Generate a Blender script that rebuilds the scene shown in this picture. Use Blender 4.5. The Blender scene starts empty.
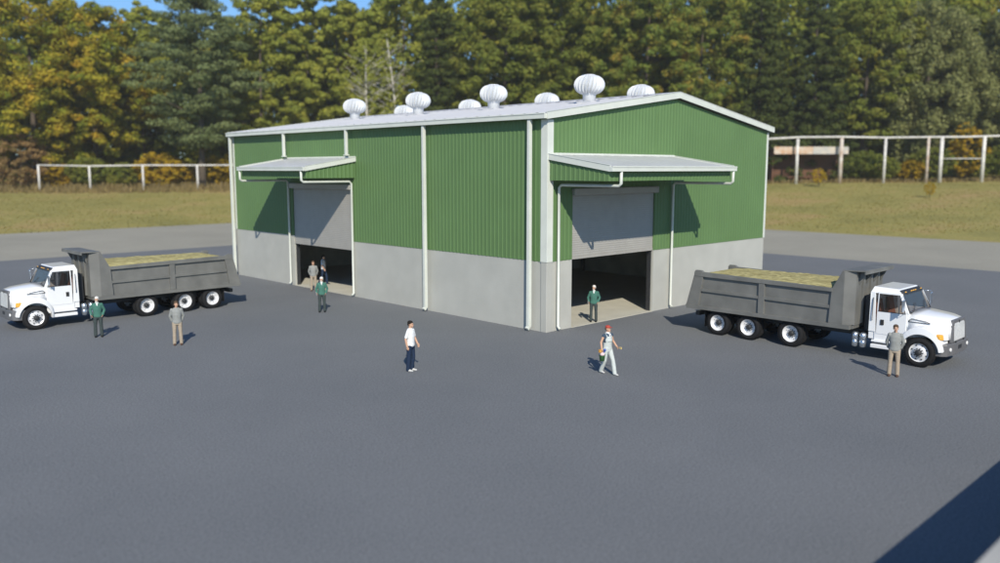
import bpy, bmesh, math, random
from mathutils import Vector, Matrix
from mathutils import noise as mnoise
random.seed(7)
scene = bpy.context.scene
COL = scene.collection
PI = math.pi
R = math.radians

# ---------------------------------------------------------------- materials
def lin(c):
    return tuple(((x/255)/12.92 if x/255 <= .04045 else ((x/255+.055)/1.055)**2.4) for x in c)

def new_mat(name):
    m = bpy.data.materials.new(name); m.use_nodes = True
    nt = m.node_tree; nt.nodes.clear()
    out = nt.nodes.new('ShaderNodeOutputMaterial')
    b = nt.nodes.new('ShaderNodeBsdfPrincipled')
    nt.links.new(b.outputs[0], out.inputs[0])
    return m, nt, b, out

def mat(name, col, rough=.6, metal=0., var=.12, scale=3., bump=0., bscale=40., spec=.5, col2=None, coat=0., detail=6., vec_scale=(1,1,1), coords='Object', varscale2=None):
    m, nt, b, out = new_mat(name)
    tc = nt.nodes.new('ShaderNodeTexCoord'); mp = nt.nodes.new('ShaderNodeMapping')
    mp.inputs['Scale'].default_value = vec_scale
    nt.links.new(tc.outputs[coords], mp.inputs[0])
    n = nt.nodes.new('ShaderNodeTexNoise'); n.inputs['Scale'].default_value = scale; n.inputs['Detail'].default_value = detail
    nt.links.new(mp.outputs[0], n.inputs['Vector'])
    r = nt.nodes.new('ShaderNodeValToRGB')
    a = tuple(max(0, c*(1-var)) for c in col) + (1,)
    z = (tuple(min(1, c*(1+var)) for c in col) if col2 is None else tuple(col2)) + (1,)
    r.color_ramp.elements[0].position = .3; r.color_ramp.elements[1].position = .7
    r.color_ramp.elements[0].color = a; r.color_ramp.elements[1].color = z
    nt.links.new(n.outputs['Fac'], r.inputs[0])
    nt.links.new(r.outputs[0], b.inputs['Base Color'])
    b.inputs['Roughness'].default_value = rough; b.inputs['Metallic'].default_value = metal
    b.inputs['Specular IOR Level'].default_value = spec
    b.inputs['Coat Weight'].default_value = coat
    if bump:
        n2 = nt.nodes.new('ShaderNodeTexNoise'); n2.inputs['Scale'].default_value = bscale; n2.inputs['Detail'].default_value = 4
        nt.links.new(mp.outputs[0], n2.inputs['Vector'])
        bp = nt.nodes.new('ShaderNodeBump'); bp.inputs['Strength'].default_value = bump; bp.inputs['Distance'].default_value = .02
        nt.links.new(n2.outputs['Fac'], bp.inputs['Height']); nt.links.new(bp.outputs[0], b.inputs['Normal'])
    return m

def ground_mat(name, cA, cB, big, speck, speck_amt, rough=.9, bump=.4, spec=.25, cC=None):
    """large soft mottling between two tones x fine aggregate speckle"""
    m, nt, b, out = new_mat(name)
    tc = nt.nodes.new('ShaderNodeTexCoord')
    n1 = nt.nodes.new('ShaderNodeTexNoise'); n1.inputs['Scale'].default_value = big; n1.inputs['Detail'].default_value = 7; n1.inputs['Roughness'].default_value = .62
    n2 = nt.nodes.new('ShaderNodeTexNoise'); n2.inputs['Scale'].default_value = speck; n2.inputs['Detail'].default_value = 3; n2.inputs['Roughness'].default_value = .75
    for n in (n1, n2): nt.links.new(tc.outputs['Object'], n.inputs['Vector'])
    r1 = nt.nodes.new('ShaderNodeValToRGB'); r1.color_ramp.elements[0].position = .32; r1.color_ramp.elements[1].position = .68
    r1.color_ramp.elements[0].color = cA+(1,); r1.color_ramp.elements[1].color = cB+(1,)
    if cC:
        e = r1.color_ramp.elements.new(.5); e.color = cC+(1,)
    nt.links.new(n1.outputs['Fac'], r1.inputs[0])
    r2 = nt.nodes.new('ShaderNodeValToRGB'); r2.color_ramp.elements[0].position = .3; r2.color_ramp.elements[1].position = .7
    r2.color_ramp.elements[0].color = (1-speck_amt,)*3+(1,); r2.color_ramp.elements[1].color = (1+speck_amt,)*3+(1,)
    nt.links.new(n2.outputs['Fac'], r2.inputs[0])
    mx = nt.nodes.new('ShaderNodeMix'); mx.data_type = 'RGBA'; mx.blend_type = 'MULTIPLY'; mx.inputs[0].default_value = 1
    nt.links.new(r1.outputs[0], mx.inputs[6]); nt.links.new(r2.outputs[0], mx.inputs[7])
    nt.links.new(mx.outputs[2], b.inputs['Base Color'])
    b.inputs['Roughness'].default_value = rough; b.inputs['Specular IOR Level'].default_value = spec
    bp = nt.nodes.new('ShaderNodeBump'); bp.inputs['Strength'].default_value = bump; bp.inputs['Distance'].default_value = .01
    nt.links.new(n2.outputs['Fac'], bp.inputs['Height']); nt.links.new(bp.outputs[0], b.inputs['Normal'])
    return m

def leaf_mat(name, cols, scale=.22, rough=.7):
    """leaves: patches of several tones over the crown, each leaf clump slightly different"""
    m, nt, b, out = new_mat(name)
    tc = nt.nodes.new('ShaderNodeTexCoord'); oi = nt.nodes.new('ShaderNodeObjectInfo')
    ad = nt.nodes.new('ShaderNodeVectorMath'); ad.operation = 'ADD'
    sc = nt.nodes.new('ShaderNodeMath'); sc.operation = 'MULTIPLY'; sc.inputs[1].default_value = 97.
    nt.links.new(oi.outputs['Random'], sc.inputs[0])
    nt.links.new(tc.outputs['Object'], ad.inputs[0]); nt.links.new(sc.outputs[0], ad.inputs[1])
    n1 = nt.nodes.new('ShaderNodeTexNoise'); n1.inputs['Scale'].default_value = scale; n1.inputs['Detail'].default_value = 5; n1.inputs['Roughness'].default_value = .8
    nt.links.new(ad.outputs[0], n1.inputs['Vector'])
    r = nt.nodes.new('ShaderNodeValToRGB'); els = r.color_ramp.elements
    k = len(cols)
    while len(els) < k: els.new(.5)
    for i, c in enumerate(cols):
        els[i].position = .33 + .34*i/(k-1); els[i].color = tuple(c)+(1,)
    nt.links.new(n1.outputs['Fac'], r.inputs[0])
    df = nt.nodes.new('ShaderNodeBsdfDiffuse'); tr = nt.nodes.new('ShaderNodeBsdfTranslucent'); mix = nt.nodes.new('ShaderNodeMixShader')
    mix.inputs[0].default_value = .48
    nt.links.new(r.outputs[0], df.inputs[0]); nt.links.new(r.outputs[0], tr.inputs[0])
    nt.links.new(df.outputs[0], mix.inputs[1]); nt.links.new(tr.outputs[0], mix.inputs[2])
    nt.nodes.remove(b); nt.links.new(mix.outputs[0], out.inputs[0])
    return m

M = {}
M['green'] = mat('green_cladding', (.106, .190, .070), .48, var=.05, scale=.6, spec=.35)
M['trim'] = mat('white_trim', (.61, .635, .575), .5, var=.05, scale=1.5)
M['roof'] = mat('roof_metal', (.56, .56, .575), .42, metal=.1, var=.05, scale=.8, bump=.12, bscale=5)
M['vent'] = mat('vent_metal', (.66, .68, .70), .35, metal=.1, var=.04, scale=5)
M['concrete'] = mat('wall_concrete', (.425, .425, .388), .85, var=.06, scale=.9, bump=.35, bscale=18, spec=.2, detail=10)
M['slab'] = mat('slab_concrete', (.46, .45, .39), .8, var=.06, scale=1.5, bump=.2, bscale=20)
M['shutter'] = mat('shutter_metal', (.37, .355, .325), .5, metal=.1, var=.05, scale=2)
M['inner'] = mat('inner_lining', (.52, .50, .42), .9, var=.15, scale=1)
M['dark'] = mat('dark_steel', (.025, .027, .03), .6, var=.2, scale=5)
M['white_paint'] = mat('truck_white', (.80, .81, .82), .28, var=.015, scale=2, coat=.5)
M['body_grey'] = mat('tipper_grey', (.155, .155, .145), .5, metal=.05, var=.18, scale=1.4, bump=.08, bscale=30)
M['tyre'] = mat('rubber', (.012, .012, .013), .85, var=.2, scale=20, spec=.3)
M['rim'] = mat('rim_paint', (.72, .72, .73), .35, metal=.1, var=.05, scale=8)
M['chrome'] = mat('brushed_metal', (.55, .60, .66), .22, metal=.85, var=.05, scale=8)
M['bumper'] = mat('bumper_grey', (.13, .13, .135), .45, var=.08, scale=4)
M['grille'] = mat('grille_light', (.62, .63, .62), .4, metal=.1, var=.1, scale=6)
M['amber'] = mat('amber_lens', (.75, .38, .05), .2, var=.1, scale=8)
M['lens'] = mat('clear_lens', (.8, .8, .78), .12, var=.03, scale=8)
M['seat'] = mat('seat_fabric', (.30, .13, .09), .8, var=.15, scale=6)
M['load'] = mat('straw_load', (.22, .19, .085), .95, col2=(.50, .45, .22), scale=2.2, bump=.9, bscale=9, vec_scale=(1, 6, 6), spec=.1, detail=12)
M['black'] = mat('black_line', (.02, .02, .02), .7, var=.1)
M['tan'] = None

def glass_mat():
    m, nt, b, out = new_mat('tinted_glass')
    g = nt.nodes.new('ShaderNodeBsdfGlossy'); g.inputs['Roughness'].default_value = .03; g.inputs[0].default_value = (1, 1, 1, 1)
    t = nt.nodes.new('ShaderNodeBsdfTransparent'); t.inputs[0].default_value = (.78, .76, .74, 1)
    f = nt.nodes.new('ShaderNodeFresnel'); f.inputs[0].default_value = 1.5
    mx = nt.nodes.new('ShaderNodeMixShader')
    hf = nt.nodes.new('ShaderNodeMath'); hf.operation = 'MULTIPLY'; hf.inputs[1].default_value = .3
    nt.links.new(f.outputs[0], hf.inputs[0]); nt.links.new(hf.outputs[0], mx.inputs[0]); nt.links.new(t.outputs[0], mx.inputs[1]); nt.links.new(g.outputs[0], mx.inputs[2])
    nt.nodes.remove(b); nt.links.new(mx.outputs[0], out.inputs[0])
    return m
M['glass'] = glass_mat()

# ---------------------------------------------------------------- helpers
class MB:
    def __init__(s): s.bm = bmesh.new()
    def box(s, x0, x1, y0, y1, z0, z1):
        vs = [s.bm.verts.new(c) for c in ((x0,y0,z0),(x1,y0,z0),(x1,y1,z0),(x0,y1,z0),(x0,y0,z1),(x1,y0,z1),(x1,y1,z1),(x0,y1,z1))]
        for f in ((3,2,1,0),(4,5,6,7),(0,1,5,4),(1,2,6,5),(2,3,7,6),(3,0,4,7)): s.bm.faces.new([vs[i] for i in f])
        return s
    def hexa(s, pts):
        vs = [s.bm.verts.new(c) for c in pts]
        for f in ((3,2,1,0),(4,5,6,7),(0,1,5,4),(1,2,6,5),(2,3,7,6),(3,0,4,7)): s.bm.faces.new([vs[i] for i in f])
        return s
    def prism(s, prof, f0, f1):
        """prof list of 2D points, f0/f1 map a 2D point to 3D at both ends"""
        a = [s.bm.verts.new(f0(*p)) for p in prof]; b = [s.bm.verts.new(f1(*p)) for p in prof]
        n = len(prof)
        s.bm.faces.new(a[::-1]); s.bm.faces.new(b)
        for i in range(n): s.bm.faces.new((a[i], a[(i+1) % n], b[(i+1) % n], b[i]))
        return s
    def tube(s, pts, rs, n=10, caps=True, sq=False):
        pts = [Vector(p) for p in pts]
        if not hasattr(rs, '__len__'): rs = [rs]*len(pts)
        rings = []
        up = None
        for i, p in enumerate(pts):
            d = (pts[min(i+1, len(pts)-1)] - pts[max(i-1, 0)]).normalized()
            if up is None:
                up = Vector((0, 0, 1)) if abs(d.z) < .9 else Vector((1, 0, 0))
            a = d.cross(up).normalized(); b = a.cross(d).normalized(); up = b
            # widen mitred corners a little
            k = 1.0
            if 0 < i < len(pts)-1:
                d1 = (pts[i]-pts[i-1]).normalized(); d2 = (pts[i+1]-pts[i]).normalized()
                k = 1/max(.6, math.cos(d1.angle(d2)/2)) if sq else 1.0
            off = PI/4 if sq else 0
            rings.append([s.bm.verts.new(p + (a*math.cos(off+2*PI*j/n) + b*math.sin(off+2*PI*j/n))*rs[i]*k) for j in range(n)])
        for i in range(len(rings)-1):
            for j in range(n):
                f = s.bm.faces.new((rings[i][j], rings[i][(j+1) % n], rings[i+1][(j+1) % n], rings[i+1][j])); f.smooth = not sq
        if caps:
            s.bm.faces.new(rings[0][::-1]); s.bm.faces.new(rings[-1])
        return s
    def lathe(s, prof, n=32, axis='z', c=(0,0,0), smooth=True, caps=True):
        """prof = [(r, h)...] revolved"""
        rings = []
        for r, h in prof:
            ring = []
            for j in range(n):
                a = 2*PI*j/n
                x, y = r*math.cos(a), r*math.sin(a)
                v = (x, y, h) if axis == 'z' else ((x, h, y) if axis == 'y' else (h, x, y))
                ring.append(s.bm.verts.new((v[0]+c[0], v[1]+c[1], v[2]+c[2])))
            rings.append(ring)
        for i in range(len(rings)-1):
            for j in range(n):
                f = s.bm.faces.new((rings[i][j], rings[i][(j+1) % n], rings[i+1][(j+1) % n], rings[i+1][j])); f.smooth = smooth
        if caps == 'end': s.bm.faces.new(rings[-1])
        elif caps: s.bm.faces.new(rings[0][::-1]); s.bm.faces.new(rings[-1])
        else:
            for j in range(n): s.bm.faces.new((rings[-1][j], rings[-1][(j+1) % n], rings[0][(j+1) % n], rings[0][j]))
        return s
    def ball(s, c, r, sx=1, sy=1, sz=1, sub=2):
        g = bmesh.ops.create_icosphere(s.bm, subdivisions=sub, radius=r)
        for v in g['verts']:
            v.co = Vector((v.co.x*sx+c[0], v.co.y*sy+c[1], v.co.z*sz+c[2]))
            for f in v.link_faces: f.smooth = True
        return s
    def cap(s, p0, r0, p1, r1, fx=1., fy=1.):
        """a solid tapered limb piece with round ends"""
        p0 = Vector(p0); p1 = Vector(p1); n = 6
        for i in range(n+1):
            t = i/n; p = p0.lerp(p1, t); r = r0+(r1-r0)*t
            s.ball(p, r, fx, fy, 1, 2)
        s.tube([p0, p1], [r0*.97*min(fx, fy), r1*.97*min(fx, fy)], 12)
        return s
    def mesh(s, name):
        bmesh.ops.recalc_face_normals(s.bm, faces=s.bm.faces)
        me = bpy.data.meshes.new(name); s.bm.to_mesh(me); s.bm.free(); return me
    def build(s, name, m, parent=None, bevel=0, smooth=False, mods=None, segs=2):
        me = s.mesh(name); me.materials.append(m)
        o = bpy.data.objects.new(name, me); COL.objects.link(o)
        if parent: o.parent = parent
        if bevel:
            b = o.modifiers.new('bevel', 'BEVEL'); b.width = bevel; b.segments = segs; b.limit_method = 'ANGLE'; b.angle_limit = R(35)
            b.harden_normals = False
        return o

def tag(o, label=None, cat=None, group=None, kind=None):
    if label: o['label'] = label
    if cat: o['category'] = cat
    if group: o['group'] = group
    if kind: o['kind'] = kind
    return o
def empty(name, loc=(0,0,0), rz=0, label=None, cat=None, group=None):
    o = bpy.data.objects.new(name, None); COL.objects.link(o); o.location = loc; o.rotation_euler = (0, 0, rz)
    o.empty_display_size = .3
    return tag(o, label, cat, group)
def copy_tree(o, parent=None):
    c = o.copy(); COL.objects.link(c); c.parent = parent
    for ch in list(o.children): copy_tree(ch, c)
    return c

# ---------------------------------------------------------------- camera
CAM = Vector((-26.753, -24.484, 7.2)); FPX = 832.09; YAW = .79747; PITCH = .13478
FW = Vector((math.cos(YAW), math.sin(YAW), 0)); RT = Vector((math.sin(YAW), -math.cos(YAW), 0))
cd = bpy.data.cameras.new('camera'); cam = bpy.data.objects.new('camera', cd); COL.objects.link(cam)
cam.location = CAM; cam.rotation_euler = (PI/2-PITCH, 0, YAW-PI/2)
cd.sensor_width = 36; cd.lens = FPX/1000*36; cd.clip_end = 3000; cd.clip_start = .2
cd.dof.use_dof = True; cd.dof.focus_distance = 33; cd.dof.aperture_fstop = cd.lens/1000/.14
scene.camera = cam
def at(px, depth, y=None):
    """ground plan spot `depth` metres ahead of the photographer on the picture's column px; with y also the height"""
    fd = Vector((math.cos(YAW)*math.cos(PITCH), math.sin(YAW)*math.cos(PITCH), -math.sin(PITCH)))
    up = RT.cross(fd)
    d = fd*FPX + RT*(px-500) - up*((281.5 if y is None else y)-281.5)
    t = depth/(d.dot(FW))
    return CAM + d*t

# ---------------------------------------------------------------- light
SUND = Vector((.85, 1.17, -1.0)).normalized()
sd = bpy.data.lights.new('sun', 'SUN'); sd.energy = 4.75; sd.angle = R(.5); sd.color = (1, .93, .80)
so = bpy.data.objects.new('sun', sd); COL.objects.link(so); so.rotation_euler = SUND.to_track_quat('-Z', 'Y').to_euler(); so.location = (-30, -40, 40)
w = bpy.data.worlds.new('World'); scene.world = w; w.use_nodes = True
nt = w.node_tree; bg = nt.nodes['Background']
sky = nt.nodes.new('ShaderNodeTexSky'); sky.sky_type = 'NISHITA'; sky.sun_disc = False
sky.sun_elevation = math.asin(-SUND.z); sky.sun_rotation = math.atan2(-SUND.x, -SUND.y) % (2*PI)
sky.air_density = 1.0; sky.dust_density = .3; sky.ozone_density = 2.5
tint = nt.nodes.new('ShaderNodeMix'); tint.data_type = 'RGBA'; tint.blend_type = 'MULTIPLY'; tint.inputs[0].default_value = 1
tint.inputs[7].default_value = (.68, .95, 1.22, 1)
nt.links.new(sky.outputs[0], tint.inputs[6]); nt.links.new(tint.outputs[2], bg.inputs[0]); bg.inputs[1].default_value = .108
scene.view_settings.view_transform = 'Standard'; scene.view_settings.look = 'None'
scene.view_settings.exposure = 0.06; scene.view_settings.gamma = 1
scene.render.engine = 'CYCLES'
scene.cycles.transparent_max_bounces = 12

# ---------------------------------------------------------------- terrain
XE, YE, FF = 66.6, 80.3, 155.
def terr(x, y):
    d = max(x-XE, y-YE, 0)
    if d <= 0: return 0.
    P = Vector((x, y, 0))-Vector((CAM.x, CAM.y, 0)); F = P.dot(FW); L = P.dot(RT)
    z1 = 3.1 + (L+85)/175*1.75; z1 = max(2.6, min(5.6, z1))
    e = max(FF-F, 0)
    t = d/(d+e) if (d+e) > 0 else 1
    z = z1*t
    if F > FF: z = z1 + .02*(F-FF)
    lat = min(1, d/25)
    z += lat*.18*mnoise.noise(Vector((x*.05, y*.05, 0)))
    if F < 40: z *= max(0, F/40)
    return max(z, 0) - .004*(1-lat)
m = MB(); N = 150
def gcoord(i, lo, hi, mid0, mid1):
    return lo+(hi-lo)*i
xs = [-900, -600, -400, -250, -150] + [-100+i*5 for i in range(90)] + [380, 420, 500, 650, 900]
ys = [-900, -600, -400, -250, -150] + [-100+i*5 for i in range(90)] + [380, 420, 500, 650, 900]
grid = [[m.bm.verts.new((x, y, terr(x, y)-.012)) for y in ys] for x in xs]
for i in range(len(xs)-1):
    for j in range(len(ys)-1):
        f = m.bm.faces.new((grid[i][j], grid[i+1][j], grid[i+1][j+1], grid[i][j+1])); f.smooth = True
M['meadow'] = ground_mat('meadow_grass', (.22, .20, .060), (.36, .255, .105), .09, 3.5, .25, cC=(.285, .25, .075), bump=.6)
mdn = M['meadow'].node_tree
o = m.build('ground', M['meadow']); tag(o, kind='structure')

M['asphalt'] = ground_mat('asphalt', (.146, .154, .162), (.170, .177, .184), .13, 17., .34, bump=.35)
M['road'] = ground_mat('pale_road', (.29, .275, .225), (.34, .32, .262), .12, 5., .12, bump=.3)
def sheet(name, pts, z, mt):
    s = MB(); s.bm.faces.new([s.bm.verts.new((x, y, z)) for x, y in pts]); o = s.build(name, mt); tag(o, kind='structure'); return o
sheet('asphalt_yard', [(-300, -300), (39.2, -300), (39.2, 49.5), (-300, 49.5)], .004, M['asphalt'])
sheet('pale_road', [(39.2, -300), (XE, -300), (XE, YE), (-300, YE), (-300, 49.5), (39.2, 49.5)], .004, M['road'])

# ---------------------------------------------------------------- warehouse
W, L, HC, HE = 19.13, 28.6, 3.13, 9.28
DL, DR, D1, D2 = 1.68, 7.94, 14.79, 21.14      # door openings
DH = 6.2
bld = empty('warehouse', (W/2, L/2, 0), 0, 'green ribbed metal warehouse on a pale concrete plinth with a white low gabled roof', 'warehouse')
OFF = Vector((W/2, L/2, 0))
def bpart(mb, name, mt, parent=None, **k):
    for v in mb.bm.verts: v.co -= OFF
    return mb.build(name, mt, parent or bld, **k)
SL = .143
def ztop(x): return HE + .02 + SL*(min(x, W-x)+.1)
# concrete plinth with the doorway gaps
T = .28
m = MB()
m.box(0, DL, 0, T, 0, HC).box(DR, W, 0, T, 0, HC)
m.box(0, T, T+.001, D1, 0, HC).box(0, T, D2, L, 0, HC)
m.box(W-T, W, T+.001, L, 0, HC).box(T+.001, W-T-.001, L-T, L, 0, HC)
bpart(m, 'concrete_wall', M['concrete'])
# corner pilaster in concrete, with white corner trim above
m = MB(); m.box(-.05, .30, -.05, .30, 0, HC-.005); bpart(m, 'concrete_pilaster', M['concrete'], bevel=.02)
m = MB(); m.box(-.07, .32, -.07, .32, HC, 9.3); bpart(m, 'corner_trim', M['trim'], bevel=.01)
m = MB(); m.box(W-.14, W+.04, -.045, .12, HC, 9.3); bpart(m, 'corner_trim', M['trim'], bevel=.01)
m = MB(); m.box(-.045, .12, L-.14, L+.04, HC, 9.3); bpart(m, 'corner_trim', M['trim'], bevel=.01)
# ribbed cladding
PITCHR = .26
def ribbed(mb, o, d, nrm, s0, s1, zb, zt, dep=.02, pitch=PITCHR):
    o = Vector(o); d = Vector(d); nrm = Vector(nrm)
    offs = [(0, 0), (.46*pitch, 0), (.58*pitch, 1), (.80*pitch, 1), (.92*pitch, 0)]
    pts = []
    k = math.floor(s0/pitch)-1
    while k*pitch < s1+pitch:
        for a, b in offs: pts.append((k*pitch+a, b*dep))
        k += 1
    seq = [(s0, 0)]+[p for p in pts if s0 < p[0] < s1]+[(s1, 0)]
    prev = None
    for s_, h in seq:
        a = mb.bm.verts.new(o+d*s_+nrm*h+Vector((0, 0, zb(s_)))); b = mb.bm.verts.new(o+d*s_+nrm*h+Vector((0, 0, zt(s_))))
        if prev: mb.bm.faces.new((prev[0], a, b, prev[1]))
        prev = (a, b)
c = lambda v: (lambda s_: v)
def clad_build(mb, name):
    for v in mb.bm.verts: v.co -= OFF
    me = bpy.data.meshes.new(name); mb.bm.to_mesh(me); mb.bm.free(); me.materials.append(M['green'])
    o = bpy.data.objects.new(name, me); COL.objects.link(o); o.parent = bld; return o
m = MB(); X1 = (1, 0, 0); Y1 = (0, 1, 0)
ribbed(m, (0, -.01, 0), X1, (0, -1, 0), .0, DL, c(HC+.01), ztop)
ribbed(m, (0, -.01, 0), X1, (0, -1, 0), DL, DR, c(DH), ztop)
ribbed(m, (0, -.01, 0), X1, (0, -1, 0), DR, W, c(HC+.01), ztop)
m.box(.0, DL, 0, T-.02, HC+.005, HE).box(DR, W-.001, 0, T-.02, HC+.005, HE).box(DL+.001, DR-.001, .001, T-.02, DH+.002, HE)
m.prism([(0, HE+.002), (W, HE+.002), (W/2, HE+SL*W/2)], lambda a, b: (a, 0, b), lambda a, b: (a, T-.02, b))
clad_build(m, 'gable_cladding')
m = MB()
ribbed(m, (-.01, 0, 0), Y1, (-1, 0, 0), .0, D1, c(HC+.01), c(9.35))
ribbed(m, (-.01, 0, 0), Y1, (-1, 0, 0), D1, D2, c(DH), c(9.35))
ribbed(m, (-.01, 0, 0), Y1, (-1, 0, 0), D2, L, c(HC+.01), c(9.35))
m.box(0, T-.02, T, D1, HC+.005, 9.3).box(0, T-.02, D2, L, HC+.005, 9.3).box(.001, T-.02, D1+.001, D2-.001, DH+.002, 9.3)
clad_build(m, 'side_cladding')
m = MB()
ribbed(m, (W+.01, 0, 0), Y1, (1, 0, 0), 0, L, c(HC+.01), c(9.35))
m.box(W-T+.02, W, T, L, HC+.005, 9.3)
clad_build(m, 'side_cladding')
m = MB()
ribbed(m, (0, L+.01, 0), X1, (0, 1, 0), 0, W, c(HC+.01), ztop)
m.box(T, W-T, L-T+.02, L, HC+.005, HE)
m.prism([(0, HE+.002), (W, HE+.002), (W/2, HE+SL*W/2)], lambda a, b: (a, L-T+.02, b), lambda a, b: (a, L, b))
clad_build(m, 'gable_cladding')
# dark lining inside + floor slab
m = MB()
g = .03
m.box(T+g, T+g+.02, D2, L-T-g, .02, 9).box(T+g, T+g+.02, T+g, D1, .02, 9)
m.box(W-T-g-.02, W-T-g, T+g, L-T-g, .02, 9).box(T+g+.03, W-T-g-.03, L-T-g-.02, L-T-g, .02, 9)
m.box(T+g+.03, DL, T+g, T+g+.02, .02, 9).box(DR, W-T-g-.03, T+g, T+g+.02, .02, 9)
bpart(m, 'inner_lining', M['inner'])
M['floor'] = mat('floor_concrete', (.50, .48, .40), .8, var=.06, scale=1.2, bump=.2, bscale=20)
m = MB(); m.box(T+.005, W-T-.005, T+.005, L-T-.005, -.05, .03)
m.box(DL+.003, DR-.003, -.04, T+.004, -.05, .029); m.box(-.04, T+.004, D1+.003, D2-.003, -.05, .029)
bpart(m, 'floor_slab', M['floor'])
m = MB()   # steel portal frames inside
for y in (7.2, 13.4, 22.6):
    for x in (T+.3, W-T-.5): m.box(x, x+.2, y-.12, y+.12, .03, 8.9)
    m.prism([(T+.3, 8.9), (W/2, 10.1), (W-T-.3, 8.9), (W-T-.3, 9.15), (W/2, 10.4), (T+.3, 9.15)], lambda a, b: (a, y-.1, b), lambda a, b: (a, y+.1, b))
bpart(m, 'portal_frame', M['bumper'])
# roof
ZR = 9.56
def rz(x): return ZR + SL*(min(x, W-x)+.25)
m = MB()
def roofside(sgn):
    x0 = -.25 if sgn < 0 else W+.25; xm = W/2
    y0, y1 = -.2, L+.2
    pit = .76; n = int((y1-y0)/pit)+1
    prev = None
    for k in range(n+1):
        for a, h in ((0, 0), (.62*pit, 0), (.68*pit, .03), (.86*pit, .03), (.92*pit, 0)):
            y = y0+k*pit+a
            if y > y1: y = y1
            A = m.bm.verts.new((x0, y, ZR+h)); B = m.bm.verts.new((xm, y, rz(xm)+h))
            if prev and y > prev[2]: m.bm.faces.new((prev[0], A, B, prev[1]))
            prev = (A, B, y)
roofside(-1); roofside(1)
m.prism([(-.24, ZR-.02), (W/2, rz(W/2)-.02), (W+.24, ZR-.02), (W+.24, ZR-.09), (W/2, rz(W/2)-.09), (-.24, ZR-.09)], lambda a, b: (a, -.19, b), lambda a, b: (a, L+.19, b))
roof = bpart(m, 'roof', M['roof'])
m = MB(); m.prism([(W/2-.3, rz(W/2-.3)+.035), (W/2, rz(W/2)+.04), (W/2+.3, rz(W/2+.3)+.035), (W/2+.3, rz(W/2+.3)+.055), (W/2, rz(W/2)+.075), (W/2-.3, rz(W/2-.3)+.055)], lambda a, b: (a, -.2, b), lambda a, b: (a, L+.2, b))
bpart(m, 'ridge_cap', M['roof'], roof)
for y0, y1 in ((-.26, -.202), (L+.202, L+.26)):
    m = MB(); m.prism([(-.28, ZR+.03), (W/2, rz(W/2)+.06), (W+.28, ZR+.03), (W+.28, ZR-.26), (W/2, rz(W/2)-.24), (-.28, ZR-.26)], lambda a, b: (a, y0, b), lambda a, b: (a, y1, b))
    bpart(m, 'barge_board', M['trim'], roof)
    m = MB(); m.prism([(-.28, ZR+.034), (W/2, rz(W/2)+.064), (W+.28, ZR+.034), (W+.28, ZR+.05), (W/2, rz(W/2)+.08), (-.28, ZR+.05)], lambda a, b: (a, min(y0, y1)-.02, b), lambda a, b: (a, max(y0, y1)+.08, b))
    bpart(m, 'barge_flashing', M['trim'], roof)
def gutter(mb, x0, x1, y0, y1, z0, z1, axis):
    """box gutter: solid channel with rolled lip"""
    mb.box(x0, x1, y0, y1, z0, z1)
    if axis == 'y': mb.box(x0-.025, x0+.04, y0-.002, y1+.002, z1-.035, z1+.02)
    else: mb.box(x0-.002, x1+.002, y0-.025, y0+.04, z1-.035, z1+.02)
m = MB(); gutter(m, -.42, -.252, -.2, L+.2, ZR-.24, ZR-.02, 'y'); bpart(m, 'gutter', M['trim'], bevel=.012)
m = MB(); m.box(W+.252, W+.42, -.2, L+.2, ZR-.24, ZR-.02); bpart(m, 'gutter', M['trim'], bevel=.012)
m = MB(); m.box(-.25, -.06, -.18, L+.18, ZR-.13, ZR-.10); bpart(m, 'soffit', M['trim'])
# downpipes of the long wall
def downpipe(y, zlow=.1, canopy=False):
    m = MB()
    xw = -.16
    if canopy:
        m.tube([(-.33, y, ZR-.245), (-.33, y, zlow)], .105, 4, sq=True)
        m.box(-.45, -.2, y-.13, y+.13, zlow-.06, zlow-.001)
    else:
        m.tube([(-.28, y, ZR-.245), (-.28, y, .22), (-.40, y, .10)], .115, 4, sq=True)
    bpart(m, 'downpipe', M['trim'], bevel=.012)
for y in (.8, 8.06): downpipe(y)
m = MB(); m.tube([(-.28, L-.1, ZR-.245), (-.28, L-.1, .22), (-.40, L-.1, .10)], .115, 4, sq=True); bpart(m, 'downpipe', M['trim'], bevel=.012)
for y in (14.75, 21.45): downpipe(y, 7.98, True)

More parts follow.
